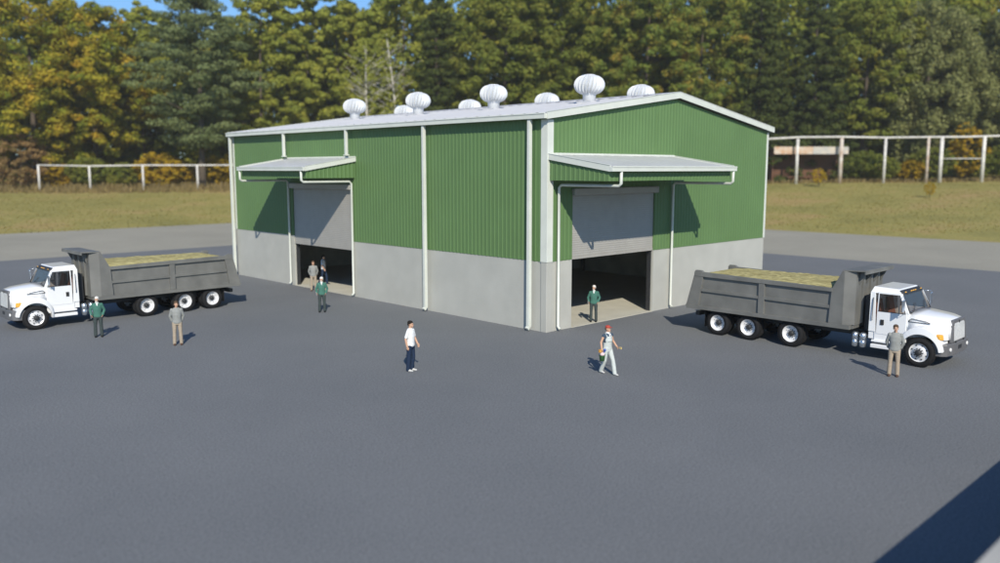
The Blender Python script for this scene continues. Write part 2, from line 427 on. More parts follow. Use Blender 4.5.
# canopies (local frame: s along the wall, q outwards from it)
def canopy(mapf, s0, s1, q1, pipes, name='canopy'):
    zb, zf = 7.80, 7.28
    def P(s_, q, z): return mapf(s_, q, z)
    def hx(mb, sa, sb, qa, qb, z00, z01, z10, z11):
        # quad block between q=qa (z00..z01) and q=qb (z10..z11)
        mb.hexa([P(sa, qa, z00), P(sb, qa, z00), P(sb, qb, z10), P(sa, qb, z10), P(sa, qa, z01), P(sb, qa, z01), P(sb, qb, z11), P(sa, qb, z11)])
    m = MB(); n = int((s1-s0)/.76)
    hx(m, s0, s1, .0, q1, zb-.07, zb, zf-.07, zf)
    for k in range(1, n+1):
        s_ = s0+k*(s1-s0)/(n+1); hx(m, s_-.05, s_+.05, .03, q1-.01, zb, zb+.008, zf, zf+.008)
    can = bpart(m, name, M['roof'])
    m = MB(); m2 = MB()
    for (mm, sa, sb) in ((m, s0-.05, s0-.002), (m2, s1+.002, s1+.05)):
        hx(mm, sa, sb, .0, q1+.02, zb-.20, zb+.05, zf-.20, zf+.05)
        hx(mm, sa-.02, sb+.02, .0, q1+.02, zb+.052, zb+.07, zf+.052, zf+.07)
        bpart(mm, 'barge_board', M['trim'], can, bevel=.006)
    m = MB(); hx(m, s0-.06, s1+.06, q1+.022, q1+.17, zf-.19, zf+.0, zf-.19, zf+.0)
    hx(m, s0-.062, s1+.062, q1+.14, q1+.19, zf-.03, zf+.03, zf-.03, zf+.03)
    bpart(m, 'gutter', M['trim'], can, bevel=.008)
    m = MB(); hx(m, s0, s1, .0, .08, zb+.0, zb+.1, zb+.0, zb+.06); bpart(m, 'flashing', M['trim'], can)
    # green skirt
    m = MB(); zs = 6.70; qi = q1-.12
    def rib(oa, d, nr, s_a, s_b, zt):
        ribbed(m, oa, d, nr, s_a, s_b, c(zs), zt)
    o0 = Vector(P(0, 0, 0)); ds = Vector(P(1, 0, 0))-o0; dq = Vector(P(0, 1, 0))-o0
    sl = (zb-zf)/q1
    zside = lambda q: zb-.08-sl*q
    rib(o0+ds*(s0+.06), dq, -ds, .05, qi, zside); rib(o0+ds*(s1-.06), dq, ds, .05, qi, zside)
    rib(o0+dq*qi, ds, dq, s0+.06, s1-.06, c(zf-.07))
    hx(m, s0+.07, s0+.09, .05, qi-.02, zs, zb-.1, zs, zf-.1); hx(m, s1-.09, s1-.07, .05, qi-.02, zs, zb-.1, zs, zf-.1)
    hx(m, s0+.07, s1-.07, qi-.04, qi-.02, zs, zf-.09, zs, zf-.09)
    for v in m.bm.verts: v.co -= OFF
    me = bpy.data.meshes.new('skirt'); m.bm.to_mesh(me); m.bm.free(); me.materials.append(M['green'])
    o = bpy.data.objects.new('skirt', me); COL.objects.link(o); o.parent = can
    # rafters below the sheet
    for s_f, s_w in pipes:
        m = MB()
        pts = [P(s_f, q1+.09, zf-.2), P(s_f, q1+.09, 6.60), P(s_f, q1-.02, 6.50), P(s_f, q1-.35, 6.50), P(s_w, .28, 6.50), P(s_w, .14, 6.38), P(s_w, .14, .22), P(s_w, .27, .10)]
        m.tube(pts, .065, 8)
        bpart(m, 'canopy_downpipe', M['trim'], can)
    return can
canopy(lambda s_, q, z: (s_, -q, z), .02, 9.5, 3.42, ((.62, .62), (9.35, 9.35)))
canopy(lambda s_, q, z: (-q, s_, z), 14.36, 21.58, 3.2, ((14.62, 14.62), (21.42, 21.42)))

# roller doors
def slats(mb, P, s0, s1, q, z0, z1):
    n = int((z1-z0)/.1); k = 0
    h = (z1-z0)/n
    for i in range(n):
        za = z0+i*h
        for (a, b, d0, d1) in ((0, .5, .0, .007), (.5, 1., .007, .0)):
            mb.hexa([P(s0, q+.05, za+a*h), P(s1, q+.05, za+a*h), P(s1, q-d0, za+a*h), P(s0, q-d0, za+a*h),
                     P(s0, q+.05, za+b*h), P(s1, q+.05, za+b*h), P(s1, q-d1, za+b*h), P(s0, q-d1, za+b*h)])
def rdoor(P, s0, s1, zb):
    m = MB(); slats(m, P, s0+.012, s1-.012, .055, zb+.12, DH)
    a, b = P(s0+.012, .03, zb), P(s1-.012, .10, zb+.13)
    m.box(min(a[0], b[0]), max(a[0], b[0]), min(a[1], b[1]), max(a[1], b[1]), zb, zb+.118)
    d = bpart(m, 'roller_door', M['shutter'])
    m = MB(); a, b = P(s0-.04, -.2, 0), P(s1+.12, .03, 0)
    m.box(min(a[0], b[0]), max(a[0], b[0]), min(a[1], b[1]), max(a[1], b[1]), DH-.18, DH+.14)
    bpart(m, 'door_housing', M['shutter'], d, bevel=.05)
    for sa, sb in ((s0, s0+.065), (s1-.065, s1)):
        m = MB(); a, b = P(sa+.003, .12, 0), P(sb-.003, .26, 0)
        a = P(sa+.003, .115, 0); b = P(sb-.003, .34, 0); m.box(min(a[0], b[0]), max(a[0], b[0]), min(a[1], b[1]), max(a[1], b[1]), .032, DH-.19); bpart(m, 'guide_rail', M['dark'], d)
rdoor(lambda s_, q, z: (s_, q, z), DL, DR, 3.13)
rdoor(lambda s_, q, z: (q, s_, z), D1, D2, 2.62)

# turbine vents
def vent_mesh():
    m = MB(); n = 88; rows = 14; prev = None
    for i in range(rows+1):
        t = i/rows; ph = -PI/2*.93 + t*PI*.94
        rr = .74*math.cos(ph)**.72 if math.cos(ph) > 0 else 0
        z = .50*math.sin(ph)
        ring = []
        for j in range(n):
            a = 2*PI*j/n; u = (j % 4)/4
            rb = (.80, .97, 1.02, 1.06)[j % 4] if 0 < i < rows else 1
            tw = .4*(t-.5)
            ring.append(m.bm.verts.new((rr*rb*math.cos(a+tw), rr*rb*math.sin(a+tw), z+.87)))
        if prev:
            for j in range(n): m.bm.faces.new((prev[j], prev[(j+1) % n], ring[(j+1) % n], ring[j]))
        prev = ring
    m.bm.faces.new(prev)
    m.lathe([(.30, 1.345), (.28, 1.38), (.05, 1.40)], 32)
    return m
m0 = vent_mesh(); me_v = m0.mesh('turbine_head'); me_v.materials.append(M['vent'])
mn = MB(); mn.lathe([(.33, -.25), (.33, .36), (.37, .40), (.37, .44)], 32)
me_n = mn.mesh('vent_neck'); me_n.materials.append(M['vent'])
mk = MB(); mk.box(-.45, .45, -.45, .45, -.10, .045); me_k = mk.mesh('vent_flashing'); me_k.materials.append(M['roof'])
for x, ys_ in ((6.6, (3.2, 10.2, 17.0, 23.9)), (12.6, (4.4, 11.6, 18.8, 26.1))):
    for i, y in enumerate(ys_):
        o = bpy.data.objects.new('roof_vent', me_v); COL.objects.link(o); o.parent = bld
        o.location = Vector((x, y, rz(x)+.0))-OFF; o.rotation_euler = (0, 0, i*.7+x)
        p = bpy.data.objects.new('vent_neck', me_n); COL.objects.link(p); p.parent = o
        k = bpy.data.objects.new('vent_flashing', me_k); COL.objects.link(k); k.parent = o
        k.rotation_euler = (0, 0, -(i*.7+x)); 
# ---------------------------------------------------------------- low wall at the corner of the yard
m = MB(); m.box(-30, 45, -23.1, -21.6, 0, 2.30)
for k in range(20): m.box(-30+k*4, -29.98+k*4+.0, -21.601, -21.59, .1, 2.2)
M['cap'] = mat('pale_wall_concrete', (.40, .39, .36), .85, var=.08, scale=1.2, bump=.3, bscale=14, spec=.2)
o = m.build('concrete_wall', M['cap'], bevel=.015); tag(o, 'low pale concrete wall casting a broad shadow across the near right of the yard', 'wall')

# ---------------------------------------------------------------- tipper trucks   (+x forward, y left, origin under front axle)
AX = (-4.95, -6.85, -8.3); WR = .54
def wheel_objs(truck, x, side, dual):
    """side=+1 left. wheel > tyre(s), rim, hub"""
    m = MB(); tw = .27
    def prof(y0, w_):
        return [(.345, y0), (.45, y0), (.52, y0+.03), (WR, y0+.07), (WR, y0+w_-.07), (.52, y0+w_-.03), (.45, y0+w_), (.345, y0+w_)]
    y_out = 1.36
    ya = y_out-tw
    def lat(mb, pr):
        mb.lathe([(r, side*h) for r, h in pr], 40, 'y', (0, 0, 0), caps=False)
    tb = MB(); lat(tb, prof(ya, tw))
    for k in range(40):   # tread lugs
        a = 2*PI*k/40
        for s_ in (0, 1):
            yy = ya+.04+s_*.12
            c0, s0 = math.cos(a), math.sin(a)
            pts = []
            for (r_, da) in ((WR-.01, -.045), (WR-.01, .045), (WR+.012, .045), (WR+.012, -.045)):
                pts.append((r_*math.cos(a+da), r_*math.sin(a+da)))
            q = [(p[0], side*yy, p[1]) for p in pts]; q2 = [(p[0], side*(yy+.085), p[1]) for p in pts]
            tb.hexa([q[0], q[1], q[2], q[3], q2[0], q2[1], q2[2], q2[3]])
    if dual: lat(tb, prof(ya-.32, tw))
    root = bpy.data.objects.new('wheel', None); COL.objects.link(root); root.parent = truck; root.location = (x, 0, WR+.005)
    root.empty_display_size = .2
    tb.build('tyre', M['tyre'], root)
    rb = MB()
    if dual:   # dished rim
        rb.lathe([(.345, side*(y_out-.02)), (.33, side*(y_out-.025)), (.30, side*(y_out-.12)), (.24, side*(y_out-.15)), (.16, side*(y_out-.14)), (.05, side*(y_out-.16))], 40, 'y', caps='end')
    else:
        rb.lathe([(.345, side*(y_out-.02)), (.33, side*(y_out-.025)), (.30, side*(y_out-.09)), (.24, side*(y_out-.03)), (.16, side*(y_out+.005)), (.05, side*(y_out+.005))], 40, 'y', caps='end')
    rb.build('rim', M['rim'], root)
    hb = MB(); yb = y_out-(.155 if dual else .0)
    hb.lathe([(.12, side*(yb-.02)), (.115, side*(yb+.07)), (.08, side*(yb+.11)), (.02, side*(yb+.115))], 20, 'y')
    for k in range(10):
        a = 2*PI*k/10; cx, cz = .155*math.cos(a), .155*math.sin(a)
        hb.lathe([(.022, side*(yb-.01)), (.022, side*(yb+.04)), (.012, side*(yb+.05))], 6, 'y', (cx, 0, cz), smooth=False)
    for k in range(8):  # hand holes
        a = 2*PI*(k+.5)/8; rr = .265
        cx, cz = rr*math.cos(a), rr*math.sin(a); yy = y_out-(.15 if dual else .048)
        hb.lathe([(.028, side*(yy-.02)), (.028, side*(yy+.012))], 10, 'y', (cx, 0, cz), smooth=False)
    hb.build('hub', M['dark'], root)
    return root

def make_truck():
    t = empty('tipper_truck', (0, 0, 0))
    # chassis
    m = MB()
    for s in (-1, 1): m.box(-9.5, .95, s*.42-.05, s*.42+.05, .72, .98)
    for x in (-9.2, -7.6, -5.9, -4.2, -2.6, -1.0, .6): m.box(x-.06, x+.06, -.37, .37, .76, .94)
    for x in AX+(0,): m.box(x-.07, x+.07, -1.05, 1.05, WR-.08, WR+.08)
    m.tube([(-6.8, 0, .7), (-1.5, 0, .75)], .06, 8)
    for x in AX[1:]: m.ball((x, 0, WR), .22)
    for s in (-1, 1):
        m.box(-8.5, -6.6, s*.62-.05, s*.62+.05, .62, .74)
    m.box(-9.55, -9.35, -1.1, 1.1, .72, .9)
    m.box(-1.6, .9, -.38, .38, .55, 1.1)     # engine / gearbox mass
    m.build('chassis', M['dark'], t)
    for x in (0,)+AX:
        for s in (1, -1): wheel_objs(t, x, s, x != 0)
    # --- cab (white)
    m = MB()
    HW = 1.02
    # lower body
    def cb(prof, y0, y1, k0=1, k1=1):
        m.prism(prof, lambda a, b: (a, y0, b), lambda a, b: (a, y1, b))
    m.box(-1.85, .02, -HW+.03, HW-.03, .78, 1.06)                                   # floor pan
    m.box(-1.85, -1.79, -HW+.03, HW-.03, 1.06, 2.55)                                # back wall
    m.box(-.10, .12, -HW+.03, HW-.03, 1.06, 1.90)                                   # firewall / cowl
    m.hexa([(-1.86, -.98, 2.56), (-.52, -.93, 2.56), (-.52, .93, 2.56), (-1.86, .98, 2.56),      # roof, crowned
            (-1.74, -.80, 2.84), (-.74, -.78, 2.80), (-.74, .78, 2.80), (-1.74, .80, 2.84)])
    for s in (-1, 1):
        m.hexa([(-1.85, s*(HW-.03), 1.06), (-1.36, s*(HW-.03), 1.06), (-1.36, s*HW, 1.06), (-1.85, s*HW, 1.06),     # rear quarter
                (-1.85, s*(.91), 2.6), (-1.50, s*(.91), 2.6), (-1.50, s*.97, 2.6), (-1.85, s*.97, 2.6)])
        m.hexa([(.02, s*.93, 1.88), (.13, s*.93, 1.88), (.13, s*1.01, 1.88), (.02, s*1.01, 1.88),                   # A pillar
                (-.62, s*.85, 2.62), (-.53, s*.85, 2.62), (-.53, s*.94, 2.62), (-.62, s*.94, 2.62)])
        m.box(-1.42, .10, s*HW-.02 if s > 0 else -HW, s*HW if s > 0 else -HW+.02, .66, 1.06)                           # sill
    cab = m.build('cab', M['white_paint'], t, bevel=.045, segs=3)
    # doors
    for s in (1, -1):
        m = MB(); ya, yb = s*(HW-.025), s*(HW+.012)
        A = [(-1.34, 1.00), (.02, 1.00), (.02, 1.86), (-1.34, 1.86)]
        m.prism(A, lambda a, b: (a, ya, b), lambda a, b: (a, yb, b))
        # window frame members above waist
        def lean(b): return max(0, b-1.86)*.075
        def bar(a0, z0, a1, z1, wd):
            m.hexa([(a0-wd/2, ya-s*lean(z0), z0), (a0+wd/2, ya-s*lean(z0), z0), (a0+wd/2, yb-s*lean(z0), z0), (a0-wd/2, yb-s*lean(z0), z0),
                    (a1-wd/2, ya-s*lean(z1), z1), (a1+wd/2, ya-s*lean(z1), z1), (a1+wd/2, yb-s*lean(z1), z1), (a1-wd/2, yb-s*lean(z1), z1)])
        bar(-1.31, 1.86, -1.31, 2.60, .06); bar(-.02, 1.86, -.62, 2.58, .08)
        m.hexa([(-1.34, ya-s*.053, 2.54), (-.55, ya-s*.053, 2.54), (-.55, yb-s*.053, 2.54), (-1.34, yb-s*.053, 2.54),
                (-1.34, ya-s*.058, 2.62), (-.62, ya-s*.058, 2.62), (-.62, yb-s*.058, 2.62), (-1.34, yb-s*.058, 2.62)])
        d = m.build('door', M['white_paint'], t, bevel=.008)
        m = MB(); ym = s*(HW-.005)
        m.hexa([(-1.29, ym-s*.002, 1.85), (-.04, ym-s*.002, 1.85), (-.04, ym+s*.004, 1.85), (-1.29, ym+s*.004, 1.85),
                (-1.29, ym-s*.052, 2.55), (-.60, ym-s*.052, 2.55), (-.60, ym-s*.046, 2.55), (-1.29, ym-s*.046, 2.55)])
        m.build('window', M['glass'], d)
        m = MB()
        m.tube([(-1.30, ym+s*.02, 1.87), (-.05, ym+s*.02, 1.87)], .013, 6); m.tube([(-1.28, ym+s*.02, 1.87), (-1.28, ym-s*.028, 2.54), (-.62, ym-s*.028, 2.54), (-.05, ym+s*.02, 1.87)], .013, 6)
        m.build('window_seal', M['black'], d)
        m = MB(); m.box(-1.20, -1.08, min(yb, yb+s*.03), max(yb, yb+s*.03), 1.36, 1.56); m.build('handle', M['black'], d, bevel=.01)
        m = MB(); m.tube([(-1.56, s*(HW+.01), 1.50), (-1.56, s*(HW+.035), 1.55), (-1.57, s*(HW-.01), 2.32), (-1.57, s*(HW-.03), 2.36)], .018, 8); m.build('grab_rail', M['black'], t)
        # mirror
        m = MB(); m.tube([(-.08, s*.98, 1.90), (-.06, s*1.22, 1.92), (-.06, s*1.26, 2.50), (-.40, s*.95, 2.54)], .016, 8); m.build('mirror_bracket', M['chrome'], t)
        m = MB(); m.hexa([(-.12, s*1.17, 1.98), (-.02, s*1.17, 1.98), (-.02, s*1.38, 1.98), (-.12, s*1.38, 1.98), (-.12, s*1.17, 2.42), (-.02, s*1.17, 2.42), (-.02, s*1.38, 2.42), (-.12, s*1.38, 2.42)])
        m.build('mirror', M['chrome'], t, bevel=.02)
        # steps
        m = MB(); m.box(-1.78, -.72, min(s*.80, s*1.12), max(s*.80, s*1.12), .46, .60); m.box(-1.78, -.72, min(s*.80, s*1.08), max(s*.80, s*1.08), .68, .76)
        m.build('step', M['white_paint'], t, bevel=.02)
        # fender
        m = MB(); cx, cz, ri = 0, .54, .67
        inner = []; outer = []
        angs = [R(8)+i*R(178)/18 for i in range(19)]
        for a in angs:
            inner.append((cx+ri*math.cos(a), cz+ri*math.sin(a)))
            ro = ri+.10+.16*max(0, math.sin(a))**2 + .04*max(0, math.cos(a))**3
            outer.append((cx+ro*math.cos(a)*1.0, cz+ro*math.sin(a)))
        for i in range(18):
            qd = [inner[i], outer[i], outer[i+1], inner[i+1]]
            y0, y1 = s*.62, s*1.20
            top = lambda b: .05*max(0, b-1.15)
            m.hexa([(qd[0][0], y0, qd[0][1]), (qd[1][0], y0, qd[1][1]+.12), (qd[2][0], y0, qd[2][1]+.12), (qd[3][0], y0, qd[3][1]),
                    (qd[0][0], y1, qd[0][1]), (qd[1][0], y1-s*.05, qd[1][1]), (qd[2][0], y1-s*.05, qd[2][1]), (qd[3][0], y1, qd[3][1])])
        bmesh.ops.remove_doubles(m.bm, verts=m.bm.verts, dist=.0005)
        # drop hidden internal faces between the wedges
        kill = [f for f in m.bm.faces if all(len(e.link_faces) > 2 for e in f.edges if (e.verts[0].co-e.verts[1].co).length > .3) and abs(f.normal.y) < .2 and sum(1 for e in f.edges if len(e.link_faces) > 2) >= 4]
        bmesh.ops.delete(m.bm, geom=kill, context='FACES_ONLY')
        m.build('fender', M['white_paint'], t, bevel=.02, segs=2)
        m = MB(); m.lathe([(.20, s*.60), (.655, s*.60), (.655, s*.62)], 36, 'y', (0, 0, .6)) if False else None
        # headlight + indicator
        m = MB(); m.hexa([(.90, s*.74, 1.06), (1.14, s*.74, 1.04), (1.10, s*1.00, 1.06), (.86, s*1.00, 1.06), (.88, s*.74, 1.32), (1.10, s*.74, 1.30), (1.05, s*1.00, 1.29), (.84, s*1.00, 1.29)])
        hl = m.build('headlight', M['lens'], t, bevel=.03)
        m = MB(); m.hexa([(.70, s*1.01, 1.07), (1.06, s*1.01, 1.07), (.98, s*1.165, 1.10), (.72, s*1.165, 1.12), (.70, s*1.01, 1.29), (1.02, s*1.01, 1.28), (.94, s*1.155, 1.24), (.72, s*1.155, 1.24)])
        m.build('indicator_lamp', M['amber'], hl, bevel=.02)
        m = MB(); m.box(-2.05, -1.93, s*.5-.0, s*.5+.001, 1, 1.1) if False else None
    # hood
    m = MB()
    rings = []
    for (x, hw, zt, zb_) in ((.06, .98, 1.93, 1.0), (.35, .95, 1.90, 1.05), (.75, .86, 1.83, 1.1), (1.05, .74, 1.76, 1.1), (1.16, .68, 1.70, 1.05)):
        pr = [(-hw*1.03, zb_), (-hw, zt-.28), (-hw*.93, zt-.10), (-hw*.78, zt-.02), (0, zt+.03), (hw*.78, zt-.02), (hw*.93, zt-.10), (hw, zt-.28), (hw*1.03, zb_)]
        rings.append([m.bm.verts.new((x, y, z)) for y, z in pr])
    for i in range(len(rings)-1):
        for j in range(len(rings[0])-1):
            f = m.bm.faces.new((rings[i][j], rings[i+1][j], rings[i+1][j+1], rings[i][j+1])); f.smooth = True
    m.bm.faces.new(rings[-1]); m.bm.faces.new(rings[0][::-1])
    for i in range(len(rings)-1): m.bm.faces.new((rings[i][-1], rings[i+1][-1], rings[i+1][0], rings[i][0]))
    hood = m.build('hood', M['white_paint'], t)
    for s in (1, -1):
        m = MB(); pts = [(.12, s*.985, 1.63), (.20, s*.98, 1.72), (.52, s*.935, 1.66), (.62, s*.93, 1.60), (.12, s*.995, 1.60), (.12, s*.985, 1.63)]
        m.tube(pts, .012, 6); m.build('air_intake', M['black'], hood)
    # grille & bumper
    m = MB(); m.prism([(-.70, .94), (.70, .94), (.66, 1.56), (.54, 1.76), (-.54, 1.76), (-.66, 1.56)], lambda a, b: (1.12-.05*(b-.94), a, b), lambda a, b: (1.25-.09*(b-.94), a, b))
    gs = m.build('grille_surround', M['bumper'], t, bevel=.02)
    m = MB(); gx = lambda b: 1.253-.09*(b-.94)
    m.prism([(-.50, 1.00), (.50, 1.00), (.50, 1.52), (.42, 1.64), (-.42, 1.64), (-.50, 1.52)], lambda a, b: (gx(b)-.02, a, b), lambda a, b: (gx(b)+.012, a, b))
    for k in range(11):
        z = 1.03+k*.053
        m.box(gx(z)+.005, gx(z)+.03, -.48, .48, z, z+.02)
    m.build('grille_mesh', M['grille'], gs)
    m = MB(); m.prism([(-.06, 1.66), (0, 1.60), (.06, 1.66), (0, 1.72)], lambda a, b: (gx(b)+.002, a, b), lambda a, b: (gx(b)+.02, a, b)); m.build('emblem', M['dark'], gs)
    m = MB(); m.prism([(.62, -1.14), (1.02, -1.12), (1.20, -1.0), (1.30, -.55), (1.30, .55), (1.20, 1.0), (1.02, 1.12), (.62, 1.14), (.62, .9), (1.0, .5), (1.0, -.5), (.62, -.9)], lambda a, b: (a, b, .48), lambda a, b: (a, b, .93))
    bp = m.build('bumper', M['bumper'], t, bevel=.03)
    for s in (1, -1):
        m = MB(); m.lathe([(.07, 1.22), (.07, 1.285), (.05, 1.295)], 16, 'x', (0, s*.80, .72)); m.build('fog_lamp', M['lens'], bp)
    m = MB(); m.box(1.301, 1.312, -.16, .16, .66, .80); m.build('number_plate', M['dark'], bp)
    # windshield, visor, marker lamps
    m = MB()
    m.hexa([(.10, -.93, 1.90), (.125, -.93, 1.90), (.125, .93, 1.90), (.10, .93, 1.90), (-.55, -.87, 2.60), (-.525, -.87, 2.60), (-.525, .87, 2.60), (-.55, .87, 2.60)])
    m.build('windshield', M['glass'], t)
    m = MB()
    m.tube([(.13, -.93, 1.90), (.13, .93, 1.90), (-.53, .87, 2.60), (-.53, -.87, 2.60), (.13, -.93, 1.90)], .02, 6)
    m.tube([(.11, -.5, 1.93), (-.12, -.15, 2.2)], .012, 5); m.tube([(.11, .4, 1.93), (-.12, .72, 2.2)], .012, 5)
    m.build('windshield_seal', M['black'], t)
    m = MB(); m.hexa([(-.60, -.88, 2.59), (-.40, -.86, 2.56), (-.40, .86, 2.56), (-.60, .88, 2.59), (-.70, -.84, 2.76), (-.46, -.82, 2.66), (-.46, .82, 2.66), (-.70, .84, 2.76)])
    vs = m.build('sun_visor', M['dark'], t, bevel=.015)
    for y in (-.68, -.18, 0, .18, .68):
        m = MB(); m.ball((-.47, y, 2.68), .05, 1, 1.6, .6); m.build('marker_lamp', M['amber'], vs)
    # interior
    for y in (-.48, .48):
        m = MB(); m.box(-1.4, -.85, y-.27, y+.27, 1.25, 1.48); m.hexa([(-1.55, y-.27, 1.45), (-1.35, y-.27, 1.45), (-1.35, y+.27, 1.45), (-1.55, y+.27, 1.45), (-1.70, y-.22, 2.25), (-1.55, y-.22, 2.25), (-1.55, y+.22, 2.25), (-1.70, y+.22, 2.25)])
        m.build('seat', M['seat'], t, bevel=.03)
    m = MB(); m.box(-.50, -.12, -.95, .95, 1.45, 1.86); m.build('dashboard', M['seat'], t, bevel=.04)
    # air tanks behind the cab
    for s in (1, -1):
        for x in (-2.12, -2.42):
            m = MB(); m.lathe([(.06, .38), (.115, .42), (.12, .64), (.09, .67), (.12, .70), (.12, .92), (.06, .96)], 20, 'z', (x, s*.98, 0)); m.build('air_tank', M['chrome'], t)
    m = MB(); m.box(-2.6, -1.95, -.9, .9, .75, .88); m.build('tank_bracket', M['dark'], t)
    m = MB(); m.box(-2.28, -1.98, -.7, .7, .95, 2.3); m.build('hydraulic_cabinet', M['dark'], t, bevel=.03)
    # mudflaps
    for s in (1, -1):
        m = MB(); m.box(-9.0, -8.97, s*1.02-.22, s*1.02+.22, .28, .95); m.build('mudflap', M['tyre'], t)
        m = MB(); m.lathe([(.05, -9.58), (.05, -9.555)], 14, 'x', (0, s*.85, .8)); m.build('tail_lamp', M['amber'], t)
    # --- tipper body
    HB = 1.48
    g = M['body_grey']
    m = MB()
    m.box(-9.7, -2.45, -HB+.12, HB-.12, 1.08, 1.2)                                 # floor
    m.prism([(-9.40, 1.2), (-9.32, 1.2), (-8.98, 2.50), (-9.08, 2.50)], lambda a, b: (a, -HB+.14, b), lambda a, b: (a, HB-.14, b))   # tailgate
    for z in (1.45, 1.9, 2.36): 
        x0 = -9.40+(z-1.2)*.26; m.hexa([(x0-.07, -HB+.16, z), (x0+.02, -HB+.16, z), (x0+.02, HB-.16, z), (x0-.07, HB-.16, z), (x0-.05, -HB+.16, z+.1), (x0+.03, -HB+.16, z+.1), (x0+.03, HB-.16, z+.1), (x0-.05, HB-.16, z+.1)])
    for x in range(9): m.box(-9.0+x*.75, -8.9+x*.75, -.9, .9, .98, 1.08)
    body = m.build('tipper_body', g, t)
    for s in (1, -1):
        m = MB()
        Y = lambda d: s*(HB-d)
        def pr(prof, da, db): m.prism(prof, lambda a, b: (a, Y(da), b), lambda a, b: (a, Y(db), b))
        pr([(-9.62, 1.2), (-2.75, 1.2), (-2.75, 2.58), (-9.28, 2.70)], .15, .10)         # sheet
        pr([(-9.80, 1.06), (-2.50, 1.06), (-2.50, 1.22), (-9.84, 1.22)], .16, -.03)      # bottom rail
        pr([(-9.82, 1.221), (-9.22, 1.221), (-8.98, 2.70), (-9.10, 2.78), (-9.40, 2.78)], .13, .0)      # rear post
        pr([(-9.44, 2.52), (-3.25, 2.46), (-3.25, 2.60), (-9.44, 2.721)], .14, -.015)     # top rim
        pr([(-9.1, 1.86), (-3.3, 1.80), (-3.3, 1.92), (-9.1, 1.98)], .13, .02)           # mid rail
        pr([(-6.36, 1.221), (-6.10, 1.221), (-6.10, 2.5), (-6.36, 2.5)], .128, .004)     # centre post
        pr([(-3.36, 1.221), (-2.80, 1.221), (-2.80, 3.30), (-2.88, 3.32), (-3.28, 2.56)], .132, -.002)  # tall front post
        # chamfered front corner
        m.hexa([(-2.80, Y(.0), 1.221), (-2.42, Y(.22), 1.221), (-2.46, Y(.27), 1.221), (-2.84, Y(.06), 1.221),
                (-2.80, Y(.0), 3.30), (-2.42, Y(.22), 3.34), (-2.46, Y(.27), 3.34), (-2.84, Y(.06), 3.30)])
        m.build('side_panel', g, body, bevel=.008)
    m = MB(); m.box(-2.50, -2.42, -HB+.24, HB-.24, 1.2, 3.34)
    for y in (-.7, 0, .7): m.box(-2.42, -2.34, y-.06, y+.06, 1.25, 3.30)
    m.build('headboard', g, body, bevel=.006)
    m = MB()
    m.hexa([(-2.88, -HB+.02, 3.30), (-2.05, -HB+.12, 3.32), (-2.05, HB-.12, 3.32), (-2.88, HB-.02, 3.30), (-2.88, -HB+.02, 3.35), (-2.05, -HB+.12, 3.37), (-2.05, HB-.12, 3.37), (-2.88, HB-.02, 3.35)])
    m.box(-2.10, -2.04, -HB+.13, HB-.13, 3.22, 3.319)
    for s in (1, -1):
        for yy in (1.0, .35):
            m.prism([(-2.41, 3.32), (-2.41, 2.75), (-2.12, 3.31)], lambda a, b: (a, s*yy-.03, b), lambda a, b: (a, s*yy+.03, b))
    m.build('cab_shield', g, body, bevel=.006)
    KX = [(-3, -3.08), (-1.85, -1.93), (-1.56, -1.80), (-1.36, -1.66), (-.60, -.84), (.10, -.53), (.35, -.20), (.75, .45), (1.16, .86), (1.32, .97), (2, 1.6)]
    def fx(x):
        for (a, b), (c_, d_) in zip(KX[:-1], KX[1:]):
            if a <= x <= c_: return b+(d_-b)*(x-a)/(c_-a)
        return x
    def fz(z): return z if z < 2.45 else 2.45+(z-2.45)*.8
    def rec(o):
        if o.type == 'MESH':
            for v in o.data.vertices: v.co.x = fx(v.co.x); v.co.z = fz(v.co.z); v.co.y *= 1.12
        for ch in o.children: rec(ch)
    for o in t.children:
        if o.name.split('.')[0] in ('fender', 'step', 'air_tank', 'tank_bracket'):
            for v in o.data.vertices: v.co.y *= 1.13
        if o.name.split('.')[0] in ('cab', 'door', 'grab_rail', 'mirror_bracket', 'mirror', 'headlight', 'hood', 'grille_surround', 'bumper', 'windshield', 'windshield_seal', 'sun_visor', 'seat', 'dashboard'): rec(o)
    return t
truck = make_truck()
def place_truck(t, x, y, rz_, label):
    t.location = (x, y, .004); t.rotation_euler = (0, 0, rz_); tag(t, label, 'truck', 'white cabbed tipper trucks with grey bodies')
t2 = copy_tree(truck)
place_truck(truck, 6.27, -13.88, -PI/2, 'white cab grey tipper truck on the right, parked beside the gable wall door')
place_truck(t2, -15.93, 17.8, PI, 'white cab grey tipper truck on the left, near the far end of the long wall')
